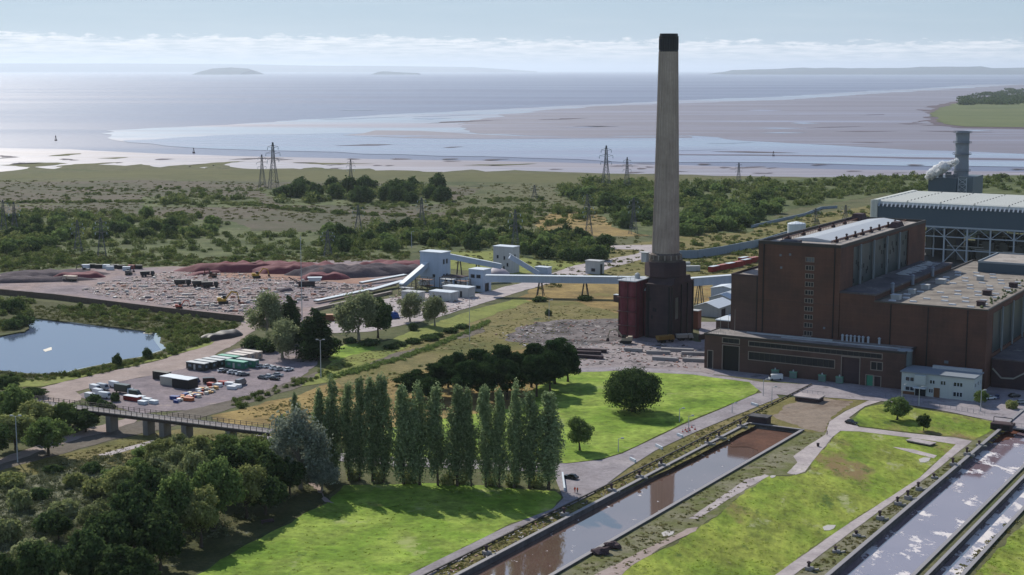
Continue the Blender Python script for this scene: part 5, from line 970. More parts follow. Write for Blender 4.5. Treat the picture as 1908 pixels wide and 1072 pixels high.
def clumps(name, items, per, leaf, mat, label, cat, seed):
    """items: (p, w, h): many low clumps as one uncountable mass"""
    r = np.random.default_rng(seed); Cn = []; Sz = []
    for p, w, h in items:
        nl = 5; lx = r.normal(0, .2, (nl, 2)) * w; lr = r.uniform(.22, .36, nl) * w; i = r.integers(0, nl, per); d = r.normal(size=(per, 3)); d[:, 2] = abs(d[:, 2]) ; d /= np.linalg.norm(d, axis=1)[:, None]; rad = (r.random(per) ** .25)[:, None]
        c = d * rad * np.stack([lr[i], lr[i], np.full(per, h * .8)], 1); c[:, :2] += lx[i]; c += np.array([p.x, p.y, p.z]); Cn.append(c); Sz.append(np.full(per, leaf * w))
    me = leaf_mesh(name, np.concatenate(Cn), np.concatenate(Sz), mat, seed); o = bpy.data.objects.new(name, me); COL.objects.link(o); return props(o, label, cat, None, 'stuff')
clumps('scrub', [(a[1], a[2], a[3]) for a in extra], 200, .075, L_scrub, 'green scrub filling the marsh thickets beyond the power station', 'scrub', 5)
def scatter(polys, w0, w1, hr):
    out = []
    for poly, n in polys:
        xs = [p[0] for p in poly]; ys = [p[1] for p in poly]; k = 0
        while k < n:
            x, y = rnd.uniform(min(xs), max(xs)), rnd.uniform(min(ys), max(ys))
            if inpoly(x, y, poly): w = rnd.uniform(w0, w1); out.append((G(x, y), w, w * hr * rnd.uniform(.6, 1.3))); k += 1
    return out
clumps('marsh_tussocks', scatter([([(-60, 336), (1250, 345), (1160, 420), (760, 420), (-60, 400)], 2600), ([(1268, 440), (1640, 385), (1640, 425), (1420, 500), (1268, 520)], 500), ([(760, 455), (1200, 440), (1200, 500), (1000, 545), (1000, 500), (800, 490)], 420), ([(0, 470), (400, 480), (760, 470), (760, 486), (420, 496), (150, 498), (0, 510)], 700)], 1.5, 5, .28), 36, .13, leafmat('tussock', '56602e', '6e7042', '868258', .3), 'low tussocks and herbs spread over the marsh', 'tussocks', 6)
clumps('verge_weeds', scatter([([(800, 1072), (976, 979), (1092, 929), (1302, 804), (1450, 742), (1412, 791), (1268, 864), (1120, 930), (850, 1072)], 1000), ([(1060, 1072), (1280, 930), (1505, 812), (1535, 812), (1500, 836), (1280, 985), (1145, 1072)], 420),
        ([(1486, 1072), (1745, 880), (1880, 790), (1888, 792), (1540, 1064)], 420), ([(1770, 1072), (1908, 950), (1908, 965), (1800, 1072)], 130), ([(440, 770), (760, 690), (1060, 650), (1160, 640), (1060, 690), (760, 720), (560, 800)], 1300), ([(760, 660), (980, 565), (1160, 580), (1000, 640)], 650), ([(0, 880), (200, 830), (500, 800), (440, 840), (200, 880)], 900), ([(600, 700), (760, 650), (900, 605), (760, 640), (600, 680)], 260)], .4, 1.6, .30), 24, .16, leafmat('weeds', '68703a', '827e50', '9a9068', .35), 'weeds and rough grass tufts on verges and waste ground', 'weeds', 8)
clumps('lawn_tufts', scatter([([(1145, 1072), (1290, 1000), (1440, 890), (1525, 850), (1570, 806), (1780, 828), (1715, 888), (1570, 982), (1445, 1072)], 1500), ([(1812, 1072), (1908, 980), (1908, 1072)], 200), ([(1600, 782), (1740, 768), (1848, 790), (1812, 818), (1700, 804)], 160), ([(480, 1020), (640, 915), (1030, 920), (940, 978), (760, 1070), (420, 1072)], 500), ([(1060, 760), (1090, 700), (1400, 715), (1330, 760), (1120, 850), (1060, 850)], 350)], .4, 1.3, .10), 12, .2, leafmat('tuft leaves', '72882e', '8c9c3e', 'a4a860', .5, .2, .12), 'uneven tufts of longer grass over the lawns', 'grass', 12)
hd = []
for k in range(420):
    f_ = rnd.random(); x = 612 + 300 * f_; y = 704 - 62 * f_ - 42 * f_ ** 2 + rnd.gauss(0, 2.2); w = rnd.uniform(1.4, 3.4); hd.append((G(x, y), w, w * .5))
clumps('hedgerow', hd, 50, .10, L_mid, 'straggling low hedgerow running between the pale verge and the tan grass', 'hedge', 13)
clumps('brambles', scatter([([(-40, 900), (200, 850), (330, 830), (300, 900), (200, 960), (100, 1072), (-40, 1072)], 1700), ([(330, 840), (560, 815), (600, 900), (420, 1000), (250, 1072), (200, 1000)], 500), ([(0, 690), (60, 705), (0, 720)], 60)], 1.2, 3.2, .5), 60, .085, leafmat('bramble leaves', '4c5638', '6c7250', '92967c', .2, .3, .3), 'silvery brambles matting the lower left slope', 'brambles', 9)
clumps('pond_reeds', scatter([([(64, 572), (190, 575), (455, 606), (420, 626), (330, 650), (318, 640), (303, 622), (190, 606), (64, 593)], 900), ([(0, 694), (50, 699), (134, 697), (230, 675), (300, 660), (304, 664), (230, 682), (140, 702), (40, 704)], 260), ([(-60, 590), (44, 600), (48, 612), (-60, 630)], 160)], 1.2, 3.2, .45), 50, .09, leafmat('reed leaves', '4a5428', '646a36', '807c50', .2, .3, .2), 'reeds and low growth fringing the pond', 'reeds', 10)
clumps('spit_wood', [(G(x, y, -1), 60, 16) for x, y in [(rnd.uniform(1795, 2300), rnd.uniform(168, 196)) for _ in range(420)] if x > 1795 + max(0, 184 - y) * 5], 70, .09, L_dark, 'dark woodland on the grassy spit across the river mouth', 'wood', 11)
# ================================================================== LAGOON WALLS, BRIDGE, PYLONS, LAMPS
m_lwall = P('lagoon concrete', '5c5a5c', .4, .4, .9, .2, 0, .5, '3c3a3e'); m_cop = P('coping concrete', '8c8888', .3, .6)
def lag_wall(label, v0, v1, u0, u1, z0=-1.7, z1=.45):
    t_ = site('lagoon_wall', label, 'wall', v0, u0); q = MB(); q.box(0, v1 - v0, 0, u1 - u0, z0, z1); q.obj('wall_face', m_lwall, t_)
    q = MB(); q.box(-.12, v1 - v0 + .12, -.1, u1 - u0 + .1, z1, z1 + .16); q.obj('coping', m_cop, t_); return t_
lag_wall('left concrete wall of the narrow lagoon, beside the verge', 52.3, 53.15, -330, -83.4); lag_wall('right concrete wall of the narrow lagoon, beside the stony ground', 71.85, 72.7, -330, -84.2)
lag_wall('short end wall closing the narrow lagoon at its dry end', 53.2, 72.7, -83.3, -82.5); lag_wall('left concrete wall of the wide lagoon at lower right', 128.5, 129.4, -330, 14)
lag_wall('dividing wall in the wide lagoon, left of its twin', 146.05, 146.8, -330, 14, -1.8, .3); lag_wall('dividing wall in the wide lagoon, right of its twin', 148.8, 149.5, -330, 14, -1.8, .3); lag_wall('far right wall of the lagoons, in the bottom corner', 156.25, 157, -330, 14)
lag_wall('end wall of the wide lagoon at the frame edge', 128.5, 157, 14.1, 15)
pl_(146.85, 148.75, -330, 14, -.9, 'drain_channel', P('channel black', '1c1a1c', .3))  # near-black bed in the gap between the twin walls
rb = site('low_pipe', 'long low dark pipe on short feet along the verge of the narrow lagoon', 'pipe', 45.6, -330); q = MB(); q.bar((0, 0, .55), (3.6, 320, .55), .35)
for k in range(64): q.box(-.25 + k * .056, .25 + k * .056, k * 5, k * 5 + .4, 0, .5)
q.obj('pipe_run', P('dark pipe', '3a3634', .3), rb)
vb0 = thing('valve_block', 'rusty valve on a concrete block beside the wide lagoon wall', 'valve', G(1605, 893), -GA, 'valve blocks along the wide lagoon')
q = MB(); q.box(-.9, .9, -.7, .7, 0, .9); q.obj('concrete_block', m_cop, vb0); q = MB(); q.rings([(.35, .9), (.3, 1.7), (.55, 1.8), (.5, 2.1), (.1, 2.3)], 10, c=(-.2, .1)); q.obj('valve_stem', m_base, vb0); q = MB(); q.bar((.5, .2, 0), (2.2, .6, .5), .5); q.obj('outlet', P('pale pipe', '94928a', .1), vb0)
vb0.location = G(1508, 1063)
for i, (x, y) in enumerate([(1558, 1030), (1596, 1000), (1640, 969), (1673, 942), (1692, 931), (1712, 914), (1741, 892), (1776, 869), (1802, 850), (1825, 832)]): dup(vb0, G(x, y), -GA + rnd.uniform(-.3, .3), scale=(1, 1, rnd.uniform(.7, 1.3)))
for i, (x, y) in enumerate([(907, 1034), (1052, 962), (1140, 917), (1192, 892), (1233, 870), (1319, 829), (1340, 818), (1380, 797)]): dup(vb0, G(x, y), -GA + rnd.uniform(-.3, .3), 'valve on a concrete block on the verge left of the narrow lagoon', 'valve blocks along the narrow lagoon', (1.1, 1.1, 1.1))
sh = thing('sluice_house', 'dark concrete sluice box at the dry end of the narrow lagoon', 'sluice', G(1416, 789), -GA); q = MB(); q.box(-3.2, 3.2, -2, 2, 0, 2.4); q.obj('chamber', m_base, sh); q = MB(); q.box(-3.5, 3.5, -2.3, 2.3, 2.4, 2.8); q.obj('lid', m_lwall, sh); q = MB(); q.frus(-4.6, -3.2, -1.5, 1.5, 0, -3.8, -3.2, -1.2, 1.2, 1.6); q.obj('wing_wall', m_lwall, sh)
sh = thing('concrete_bunker', 'flat topped concrete box beside the road before the workshop', 'bunker', G(1508, 747), -GA); q = MB(); q.box(-4.4, 4.4, -3, 3, 0, 1.6); q.obj('chamber', m_base, sh); q = MB(); q.box(-4.8, 4.8, -3.4, 3.4, 1.6, 2.0); q.obj('lid', m_conc, sh); q = MB(); [q.bar((x, 3.3, 2), (x, 3.3, 3.1), .08) for x in range(-4, 5, 2)]; q.bar((-4.6, 3.3, 3.1), (4.6, 3.3, 3.1), .08); q.obj('guard_rail', m_steel, sh)
sh = thing('sluice_gate', 'dark iron sluice gate frame at the top of the wide lagoon', 'sluice', G(1868, 800), -GA); q = MB(); q.box(-3.6, 3.6, -2.2, 2.2, 0, 2.2); q.obj('chamber', m_base, sh); q = MB(); q.box(-2.8, -.4, -2.35, -2.2, .2, 1.8); q.box(.5, 2.8, -2.35, -2.2, .2, 1.8); q.obj('gate_leaf', m_black, sh); q = MB(); q.bar((-3, 0, 2.2), (-3, 0, 4), .2); q.bar((3, 0, 2.2), (3, 0, 4), .2); q.bar((-3, 0, 4), (3, 0, 4), .2); q.obj('hoist_frame', m_black, sh); q = MB(); q.box(3.6, 26, -1.2, 1.2, .8, 1.3); [q.bar((4 + 2 * k, 1.1, 1.3), (4 + 2 * k, 1.1, 2.4), .08) for k in range(11)]; q.bar((4, 1.1, 2.4), (25, 1.1, 2.4), .08); q.obj('walkway', m_cop, sh)
sh = thing('slab_table', 'pale flat concrete slab raised on low supports inside the path loop', 'slab', G(1716, 827), -GA - .25); q = MB(); q.box(-4.4, 4.4, -2, 2, .55, .85); q.obj('slab_top', m_conc, sh); q = MB(); q.box(-4.1, 4.1, -1.7, 1.7, 0, .55); q.obj('slab_base', m_base, sh)
for i, (x, y, s) in enumerate(((1122, 1032, 2.6), (1140, 1022, 2.2))): o = MB().blob((0, 0, .6), (s, s * .7, 1.1), i, 10, 6, .8).obj('debris_pile', m_base); o.location = G(x, y); props(o, ['dark heap of debris on the right bank of the narrow lagoon', 'second dark heap touching the first debris pile'][i], 'debris')
# ---- footbridge
A_, B_ = Z(35, 745, 8.2), Z(508, 803, 4.6); L = math.hypot(B_.x - A_.x, B_.y - A_.y); br = thing('footbridge', 'long weathered concrete bridge with posts and rails crossing the old railway', 'bridge', (A_.x, A_.y, 0), math.atan2(B_.y - A_.y, B_.x - A_.x))
def dz(x): return A_.z + (B_.z - A_.z) * x / L
m_br = P('bridge concrete', '86807e', .3, .3, .9, .2, 0, .3); m_gird = P('bridge girder', '3c3432', .4)
q = MB(); q.hexa([(-14, -2.6, dz(-14) - .3), (L, -2.6, dz(L) - .3), (L, 2.6, dz(L) - .3), (-14, 2.6, dz(-14) - .3), (-14, -2.6, dz(-14)), (L, -2.6, dz(L)), (L, 2.6, dz(L)), (-14, 2.6, dz(-14))]); q.obj('deck', m_br, br)
for s in (-2.35, 2.0):
    q = MB(); q.hexa([(-14, s, dz(-14) - 1.3), (L, s, dz(L) - 1.3), (L, s + .35, dz(L) - 1.3), (-14, s + .35, dz(-14) - 1.3), (-14, s, dz(-14) - .3), (L, s, dz(L) - .3), (L, s + .35, dz(L) - .3), (-14, s + .35, dz(-14) - .3)]); q.obj('girder', m_gird, br)
for s in (-2.5, 2.5):
    q = MB(); x = -13
    while x < L: q.bar((x, s, dz(x)), (x, s, dz(x) + 1.5), .16); x += 2.1
    q.bar((-13, s, dz(-13) + 1.35), (x - 2.1, s, dz(x - 2.1) + 1.35), .1); q.bar((-13, s, dz(-13) + .75), (x - 2.1, s, dz(x - 2.1) + .75), .08); q.obj('railing', P('weathered rail', '4c4440', .3), br)
def along(px):
    best = min(range(0, 1200), key=lambda k: abs(proj(A_.lerp(B_, k / 1200))[0] - px)); return L * best / 1200
def proj(p):
    c, s = math.cos(TH), math.sin(TH); z = p.z - CH; dep = p.y * c - z * s; up = p.y * s + z * c; return 954 + F * p.x / dep, 536 - F * up / dep
for pxx in (120, 208, 277, 307, 348, 430):
    x = along(pxx); q = MB(); q.box(x - .9, x + .9, -2.3, 2.3, -.2, dz(x) - 1.3); q.obj('pier', P('pier concrete', '7c7874', .35, .4, .9, .2, 0, .5), br)
def mound(name, label, cat, c, a, b, h, rz, m, kind=None, seed=0, rough=.25, flat=.0, n=40, mm=10):
    q = MB(); 
    for i in range(mm + 1):
        f_ = i / mm
        for k in range(n):
            t_ = math.tau * k / n; e = 1 + rough * mnoise.noise(Vector((math.cos(t_) * 1.5, math.sin(t_) * 1.5, seed))); x, y = a * f_ * e * math.cos(t_), b * f_ * e * math.sin(t_)
            z = h * max(0, (1 - f_) if not flat else min(1, (1 - f_) / flat)) ** .8 * (1 + rough * 1.6 * mnoise.noise(Vector((x / 6, y / 6, seed + 3)))) if f_ < 1 else -.1; q.v.append((x, y, z))
    for i in range(mm):
        for k in range(n): q.f.append((i * n + k, (i + 1) * n + k, (i + 1) * n + (k + 1) % n, i * n + (k + 1) % n)); q.mi.append(0)
    o = q.obj(name, m); o.location = c; o.rotation_euler = (0, 0, rz); smooth(o); return props(o, label, cat, None, kind)
bz = math.atan2(B_.y - A_.y, B_.x - A_.x)
mound('embankment', None, None, (A_.x - 22, A_.y + 10, 0), 26, 12, 8.0, bz, m_scrubg, 'structure', 1, .1, .5); mound('embankment', None, None, (B_.x + 12, B_.y - 4, 0), 16, 8, 4.4, bz, m_scrubg, 'structure', 2, .1, .5)
# ---- pylons
def make_pylon(H_=40):
    t_ = thing('electricity_pylon', 'x', 'pylon', (0, 0, 0), 0, 'lattice pylons on the marsh'); q = MB(); lv = [(0, 3.9), (7, 3.1), (14, 2.4), (20, 1.7), (25, 1.2), (30, 1.0), (35, .8), (H_ - .2, .35)]; m_ = P('pylon steel', '50545a', .2)
    for (z0, r0), (z1, r1) in zip(lv[:-1], lv[1:]):
        c0 = [(sx_ * r0, sy_ * r0, z0) for sx_, sy_ in ((-1, -1), (1, -1), (1, 1), (-1, 1))]; c1 = [(sx_ * r1, sy_ * r1, z1) for sx_, sy_ in ((-1, -1), (1, -1), (1, 1), (-1, 1))]
        for k in range(4): q.bar(c0[k], c1[k], .34); q.bar(c0[k], c1[(k + 1) % 4], .17); q.bar(c0[(k + 1) % 4], c1[k], .17); q.bar(c1[k], c1[(k + 1) % 4], .2)
    q.obj('lattice_tower', m_, t_)
    for z, a in ((24.5, 5.2), (30, 6.4), (35.3, 4.8)):
        q = MB()
        for s in (-1, 1):
            for e in (-1, 1): q.bar((s * .8, e * .8, z), (s * a, 0, z + .7), .2); q.bar((s * .8, e * .8, z + 1.9), (s * a, 0, z + .7), .2)
            q.bar((s * .8, -.8, z), (s * .8, .8, z), .18)
        q.bar((-.8, 0, z), (.8, 0, z), .2); arm = q.obj('cross_arm', m_, t_)
        for s in (-1, 1): q = MB(); q.rings([(.12, z - 1.9), (.3, z - 1.7), (.3, z - .3), (.1, z + .5)], 6, c=(s * a, 0)); q.obj('insulator', P('insulator glint', 'b8c4c8', .1, 1, .2), arm)  # pale colour paints in the sun glint on each insulator
    return t_
py0 = make_pylon(); first = True
pyl = [(510, 352, 265, 'tallest pylon of the marsh pair left of centre'), (489, 350, 288, 'shorter pylon just left of the tallest one'), (654, 350, 297, 'slim pylon at the left edge of the dark clump'), (1129, 354, 271, 'dark pylon nearest the chimney on its left, against the mud'), (1168, 356, 293, 'wide pale pylon just right of the dark one'), (1376, 346, 303, 'distant pylon right of the chimney'),
       (668, 432, 382, 'pylon with bright insulators before the open field left of centre'), (190, 478, 406, 'pylon with bright insulators in the left thicket'), (146, 472, 410, 'fainter pylon beside the bright one in the left thicket'), (611, 478, 428, 'pylon standing at the right end of the laydown thicket'), (786, 424, 368, 'dark pylon on the heath at mid distance'), (960, 474, 390, 'pylon rising behind the grimy transfer tower'), (1097, 440, 380, 'faint pylon on the tan heath'), (1180, 436, 368, 'small stout pylon just left of the chimney shaft'),
       (996, 372, 345, 'tiny pylon far out on the marsh'), (8, 440, 372, 'pylon at the left edge of the photo'), (28, 438, 376, 'second pylon from the left edge'), (1575, 420, 382, 'pylon before the end of the ribbed hall'), (1519, 420, 388, 'pylon in the scrub beyond the white tank'), (1094, 392, 362, 'small pylon over the wood left of the chimney')]
for i, (x, y, tp, lb) in enumerate(pyl):
    h = HT(x, y, tp); s = h / 40; loc = G(x, y); rz = rnd.uniform(.1, .5)
    if i == 0: py0.location = loc; py0.scale = (s, s, s); py0.rotation_euler = (0, 0, rz); py0['label'] = lb
    else: dup(py0, loc, rz, lb, scale=(max(s, .7), max(s, .7), s))
# ---- lamps, masts, posts
def lamp(px, py, top, label, kind='street_lamp', double=False, r=.11):
    h = HT(px, py, top); t_ = thing(kind, label, 'lamp' if 'lamp' in kind else 'mast', G(px, py)); q = MB(); q.tube((0, 0, 0), (0, 0, h), r * 1.4, r * .8, 8); q.obj('pole', m_zinc, t_)
    if 'lamp' in kind:
        q = MB()
        for s in ((-1, 1) if double else (1,)): q.bar((0, 0, h - .1), (s * 1.3, 0, h + .25), .12); q.frus(s * 1.3 - .55, s * 1.3 + .55, -.3, .3, h + .1, s * 1.3 - .4, s * 1.3 + .4, -.2, .2, h + .45)
        q.obj('lamp_head', P('lamp grey', '9a9ea0', .1), t_)
    else:
        q = MB(); [q.bar((-.9 + .2 * (k % 2), 0, h * f_), (.9, 0, h * f_), .12) for k, f_ in enumerate((.97, .9, .8))]; q.obj('antenna', m_steel, t_)
lamp(33, 862, 776, 'tall lamp column in front of the left thicket', double=True, r=.16); lamp(598, 705, 634, 'lamp column beside the big dark conifer', double=True, r=.16); lamp(875, 636, 553, 'thin lamp column in the rough grass below the two storey house'); lamp(563, 598, 440, 'very tall slender mast at the end of the laydown yard', 'mast', r=.16); lamp(767, 462, 432, 'lamp column before the dark belt of bushes', r=.2); lamp(1023, 595, 560, 'lamp column beside the lone bush')
lamp(1422, 738, 708, 'short lamp at the road bend by the lawn corner'); lamp(1438, 752, 722, 'lamp post on the verge right of the road bend'); lamp(1152, 843, 818, 'lamp post at the edge of the lawn by the junction'); lamp(1364, 770, 752, 'lamp post midway along the lagoon road'); lamp(1283, 806, 776, 'lamp post by the traffic cones'); lamp(1680, 754, 718, 'lamp column in front of the bare office wall', r=.14); lamp(1712, 757, 722, 'lamp column before the office porch', r=.14); lamp(1827, 768, 728, 'lamp column at the right corner of the office', r=.14); lamp(1266, 787, 762, 'lamp post on the lawn edge nearest the round tree')
# flood fence in front of the office
fn = thing('mesh_fence', 'low wire mesh fence along the road before the office', 'fence', G(1650, 742)); q = MB(); a = Vector((0, 0, 0)); b = G(1835, 775) - G(1650, 742); k = 0
for k in range(19): p = a.lerp(b, k / 18); q.bar(p, p + Vector((0, 0, 1.8)), .09)
for z in (.3, .8, 1.3, 1.75): q.bar(a + Vector((0, 0, z)), b + Vector((0, 0, z)), .04)
q.obj('posts_and_wire', m_steel, fn)
# ================================================================== VEHICLES
def make_car(col, kind='hatch'):
    t_ = thing('parked_car', 'x', 'car'); q = MB(); m_ = P('car ' + col, col, .08, 1, .3, .6)
    q.frus(-2.2, 2.2, -.86, .86, .28, -2.15, 2.12, -.86, .86, .72); q.frus(-2.15, 2.12, -.86, .86, .72, -2.05, 1.95, -.8, .8, .92); q.obj('body', m_, t_)
    q = MB(); q.frus(-1.75, 1.0, -.78, .78, .9, -1.3, .35, -.62, .62, 1.38); q.obj('windows', P('car glass', '14181c', .1, 1, .1, .8), t_)
    q = MB(); q.frus(-1.32, .37, -.64, .64, 1.38, -1.2, .2, -.58, .58, 1.46); q.obj('roof', m_, t_)
    for x in (-1.4, 1.35):
        for s in (-.8, .8): q = MB(); q.tube((x, s - .1, .32), (x, s + .1, .32), .32, .32, 12); q.obj('wheel', m_tyre, t_)
    q = MB(); q.box(2.1, 2.16, -.75, -.4, .55, .7); q.obj('headlight', m_white, t_); q = MB(); q.box(2.1, 2.16, .4, .75, .55, .7); q.obj('headlight', m_white, t_); return t_
def make_van(col, L=5.4, H_=2.3, box=False):
    t_ = thing('box_truck' if box else 'parked_van', 'x', 'truck' if box else 'van'); m_ = P('car ' + col, col, .08, 1, .3, .6); q = MB(); h = H_
    if box: q.box(-L / 2, L / 2 - 2.0, -1.15, 1.15, .7, h); q.obj('cargo_box', m_, t_); q = MB(); q.frus(L / 2 - 1.9, L / 2, -1.05, 1.05, .45, L / 2 - 1.8, L / 2 - .5, -.95, .95, 2.2); q.obj('cab', m_white, t_)
    else: q.box(-L / 2, L / 2 - 1.5, -.95, .95, .4, h); q.frus(L / 2 - 1.5, L / 2, -.95, .95, .4, L / 2 - 1.5, L / 2 - .15, -.95, .95, 1.15); q.frus(L / 2 - 1.5, L / 2 - .3, -.92, .92, 1.15, L / 2 - 1.5, L / 2 - 1.1, -.85, .85, h - .05); q.obj('body', m_, t_)
    q = MB(); x1 = L / 2 - .28; q.hexa([(x1 - .02, -.8, 1.2), (x1 + .1, -.8, 1.2), (x1 + .1, .8, 1.2), (x1 - .02, .8, 1.2), (x1 - .72, -.75, 1.95), (x1 - .6, -.75, 1.95), (x1 - .6, .75, 1.95), (x1 - .72, .75, 1.95)]); q.obj('windscreen', P('car glass', '14181c'), t_)
    for x in (-L / 2 + 1, L / 2 - 1):
        for s in (-.85, .85): q = MB(); q.tube((x, s - .12, .36), (x, s + .12, .36), .37, .37, 12); q.obj('wheel', m_tyre, t_)
    return t_
CARS = {}
def car(px, py, rz, col, label, kind='car', **k):
    key = (kind, col)
    if key in CARS: return dup(CARS[key], G(px, py, .14), rz, label)
    t_ = make_car(col) if kind == 'car' else make_van(col, **k); CARS[key] = t_; t_.location = G(px, py, .14); t_.rotation_euler = (0, 0, rz); t_['label'] = label; return t_
W_, SL, BK, BL, RD, GY = 'c8ccd0', '9aa0a6', '1c1e22', '2c3c66', '8c2a24', '5c6066'
o = 2.0
ordn = ['first', 'second', 'third', 'fourth', 'fifth', 'sixth', 'seventh', 'eighth']
for i, (x, y, c) in enumerate([(473, 683, W_), (486, 685, SL), (499, 685, W_), (511, 688, W_), (521, 690, SL), (538, 691, W_)]): car(x, y, -GA + 1.3, c, '%s car from the left in the row under the silver green willow' % ordn[i])
for i, (x, y, c) in enumerate([(490, 706, GY), (502, 704, W_), (518, 701, SL), (512, 708, BK)]): car(x, y, -GA + .1, c, ['grey car nearest the fence below the willow row', 'white car beside the grey one near the fence', 'silver car last before the bushes', 'black car half hidden at the compound fence'][i])
for i, (x, y, c) in enumerate([(415, 693, W_), (424, 694, BK), (433, 696, W_), (441, 697, SL), (449, 699, W_), (455, 700, GY)]): car(x, y, -GA + 1.0, c, '%s car from the left in the middle row before the green roofed cabin' % ordn[i])
car(1064, 892, 2.6, BK, 'small dark car crossing the road junction by the poplars'); car(1586, 790, -GA - .35, BK, 'black car on the path in front of the small lawn')
car(449, 717, 1.2, GY, 'boxy grey van parked alone near the compound edge', 'van', H_=2.4); car(1445, 708, .15 + math.pi, W_, 'white van parked by the workshop wall', 'van')
car(1845, 744, .3, W_, 'white car under the tree at the office corner'); car(1858, 742, 1.2, BL, 'dark blue car behind the white one by the office'); car(1903, 752, .2, SL, 'silver car at the right edge of the photo'); car(1890, 740, .2, BK, 'black car in the shade at the right edge')
car(362, 714, -GA, BL, 'blue and white van beside the white roofed stores', 'van', L=5.0); car(391, 714, .2, BK, 'black van right of the blue and white one', 'van', H_=2.2)
for i, (x, y, c) in enumerate([(178, 728, W_), (184, 736, W_), (192, 726, SL), (196, 742, W_), (170, 744, W_), (214, 722, W_)]): car(x, y, -GA + rnd.uniform(-.2, .2), c, '%s pale van in the jumble behind the bridge, counted from the left' % ordn[[1, 2, 3, 4, 0, 5][i]], 'van')
car(232, 733, -GA, '1e3028', 'dark green box truck at the left end of the compound', 'box', L=8.5, H_=3.4, box=True); car(252, 738, -GA + .1, '24403a', 'small dark green van beside the box truck', 'van', L=4.6)
def boxobj(name, label, cat, px, py, l, w, h, m, rz=-GA, group=None, lid=None, roof=None):
    t_ = thing(name, label, cat, G(px, py, .1), rz, group); q = MB(); q.box(-l / 2, l / 2, -w / 2, w / 2, 0, h)
    ns = int(l / .6)
    for k in range(ns): x = -l / 2 + (k + .5) * l / ns; q.box(x - .09, x + .09, -w / 2 - .06, w / 2 + .06, .1, h - .1)
    q.obj('shell', m, t_); q = MB(); q.box(-l / 2 - .08, l / 2 + .08, -w / 2 - .1, w / 2 + .1, h, h + .14); q.obj('lid', lid or m, t_); return t_
boxobj('flatbed_trailer', 'red sided trailer with a white cover right below the dark green truck', 'trailer', 247, 746, 7, 2.4, 1.6, P('red paint', '8c3430', .2), -GA, None, m_white)
for i, (x, y) in enumerate(((274, 748), (286, 752), (262, 744), (266, 753))): boxobj('covered_pallet', 'white covered stack in the row behind the bridge rail', 'stack', x, y, 3.2, 2, 1.1, m_white, -GA, 'white stacks behind the bridge', m_white)
# cabins
def cabin(i, c, m, rm, label):
    t_ = thing('site_cabin', label, 'cabin', c, -GA, 'cabins of the site compound'); q = MB(); q.box(0, 9.6, 0, 2.9, .25, 2.9); q.obj('shell', m, t_); q = MB(); q.box(-.15, 9.75, -.1, 3.0, 2.9, 3.15); q.obj('roof', rm, t_)
    for x in (1.2, 6.6): q = MB(); q.box(x, x + 1.6, -.05, 0, 1.3, 2.3); q.obj('window', P('cabin glass', '70808c', .1, 1, .2), t_)
    q = MB(); q.box(4.0, 5.0, -.06, 0, .25, 2.4); q.obj('door', P('cabin door', 'a8a8a4', .1), t_); q = MB(); q.box(9.6, 9.66, .9, 1.9, 1.2, 2.2); q.obj('vent', P('cabin glass', '70808c'), t_); return t_
c0 = G(347, 688, .1); dk, teal, pk = P('dark cabin', '2a2e2e', .2), P('teal cabin', '2c6c58', .2), P('pinkish cabin', 'b4a69c', .2); pr = P('cabin roof', 'b4b8b8', .2, .5, .6)
for i in range(8):
    c = c0 + Vector((UX, UY, 0)) * 3.5 * i * 1.25 + Vector((VX, VY, 0)) * .3 * i
    cabin(i, c, dk if i < 4 else teal if i == 4 else pk, pr if i < 4 else P('teal roof', '5ca48c', .2) if i == 4 else P('pink roof', 'c4bab0', .2), ['nearest', 'second', 'third', 'fourth'][i] + ' dark cabin with a pale roof, counting from the road' if i < 4 else 'dark cabin under a mint green roof behind the pale roofed ones' if i == 4 else '%s pinkish white cabin behind the mint roofed one' % ordn[i - 5])
c1 = c0 + Vector((VX, VY, 0)) * 11.5 + Vector((UX, UY, 0)) * 10.5
cabin(8, c1, teal, P('teal roof', '5ca48c', .2), 'green cabin with a mint roof standing in front of the row'); cabin(9, c1 + Vector((UX, UY, 0)) * 5 + Vector((VX, VY, 0)) * 1.5, teal, pr, 'green cabin with a pale roof beside the trees')
boxobj('storage_container', 'white topped store with pale sides in the middle of the compound', 'container', 320, 716, 7, 5.4, 3.2, P('pale tarp', 'b0aca0', .3), -GA, None, m_white); boxobj('storage_container', 'white topped store with black sides in the middle of the compound', 'container', 345, 722, 8.2, 5.4, 3.6, P('black tarp', '1e1e20', .3), -GA, None, m_white)
boxobj('storage_container', 'dark open container next to the dirt road', 'container', 302, 707, 7.5, 2.6, 3.0, P('dark container', '2a2826', .3)); boxobj('storage_container', 'low black flat container before the cabins', 'container', 438, 686, 7.5, 2.4, 1.8, P('black tarp', '1e1e20', .3))
crs = ['2c4484', 'a85a34', 'c4c0b4', 'c4c0b4', '9c2c2c', 'b8b4a4', '8c8c88', 'd0d4d8', '4a6aa0', 'c89a5c']
for k in range(46):
    f_ = rnd.random(); x, y = 328 + 72 * f_ + rnd.uniform(-4, 4), 748 - 22 * f_ + rnd.uniform(-6, 5); c = rnd.choice(crs); s = rnd.uniform(.5, 1.3)
    boxobj('waste_crate', 'coloured crate in the scattered salvage heap by the compound fence', 'crate', x, y, s * 1.6, s, s * .8, P('crate ' + c, c, .2), rnd.uniform(0, 3), 'crates of the salvage heap')
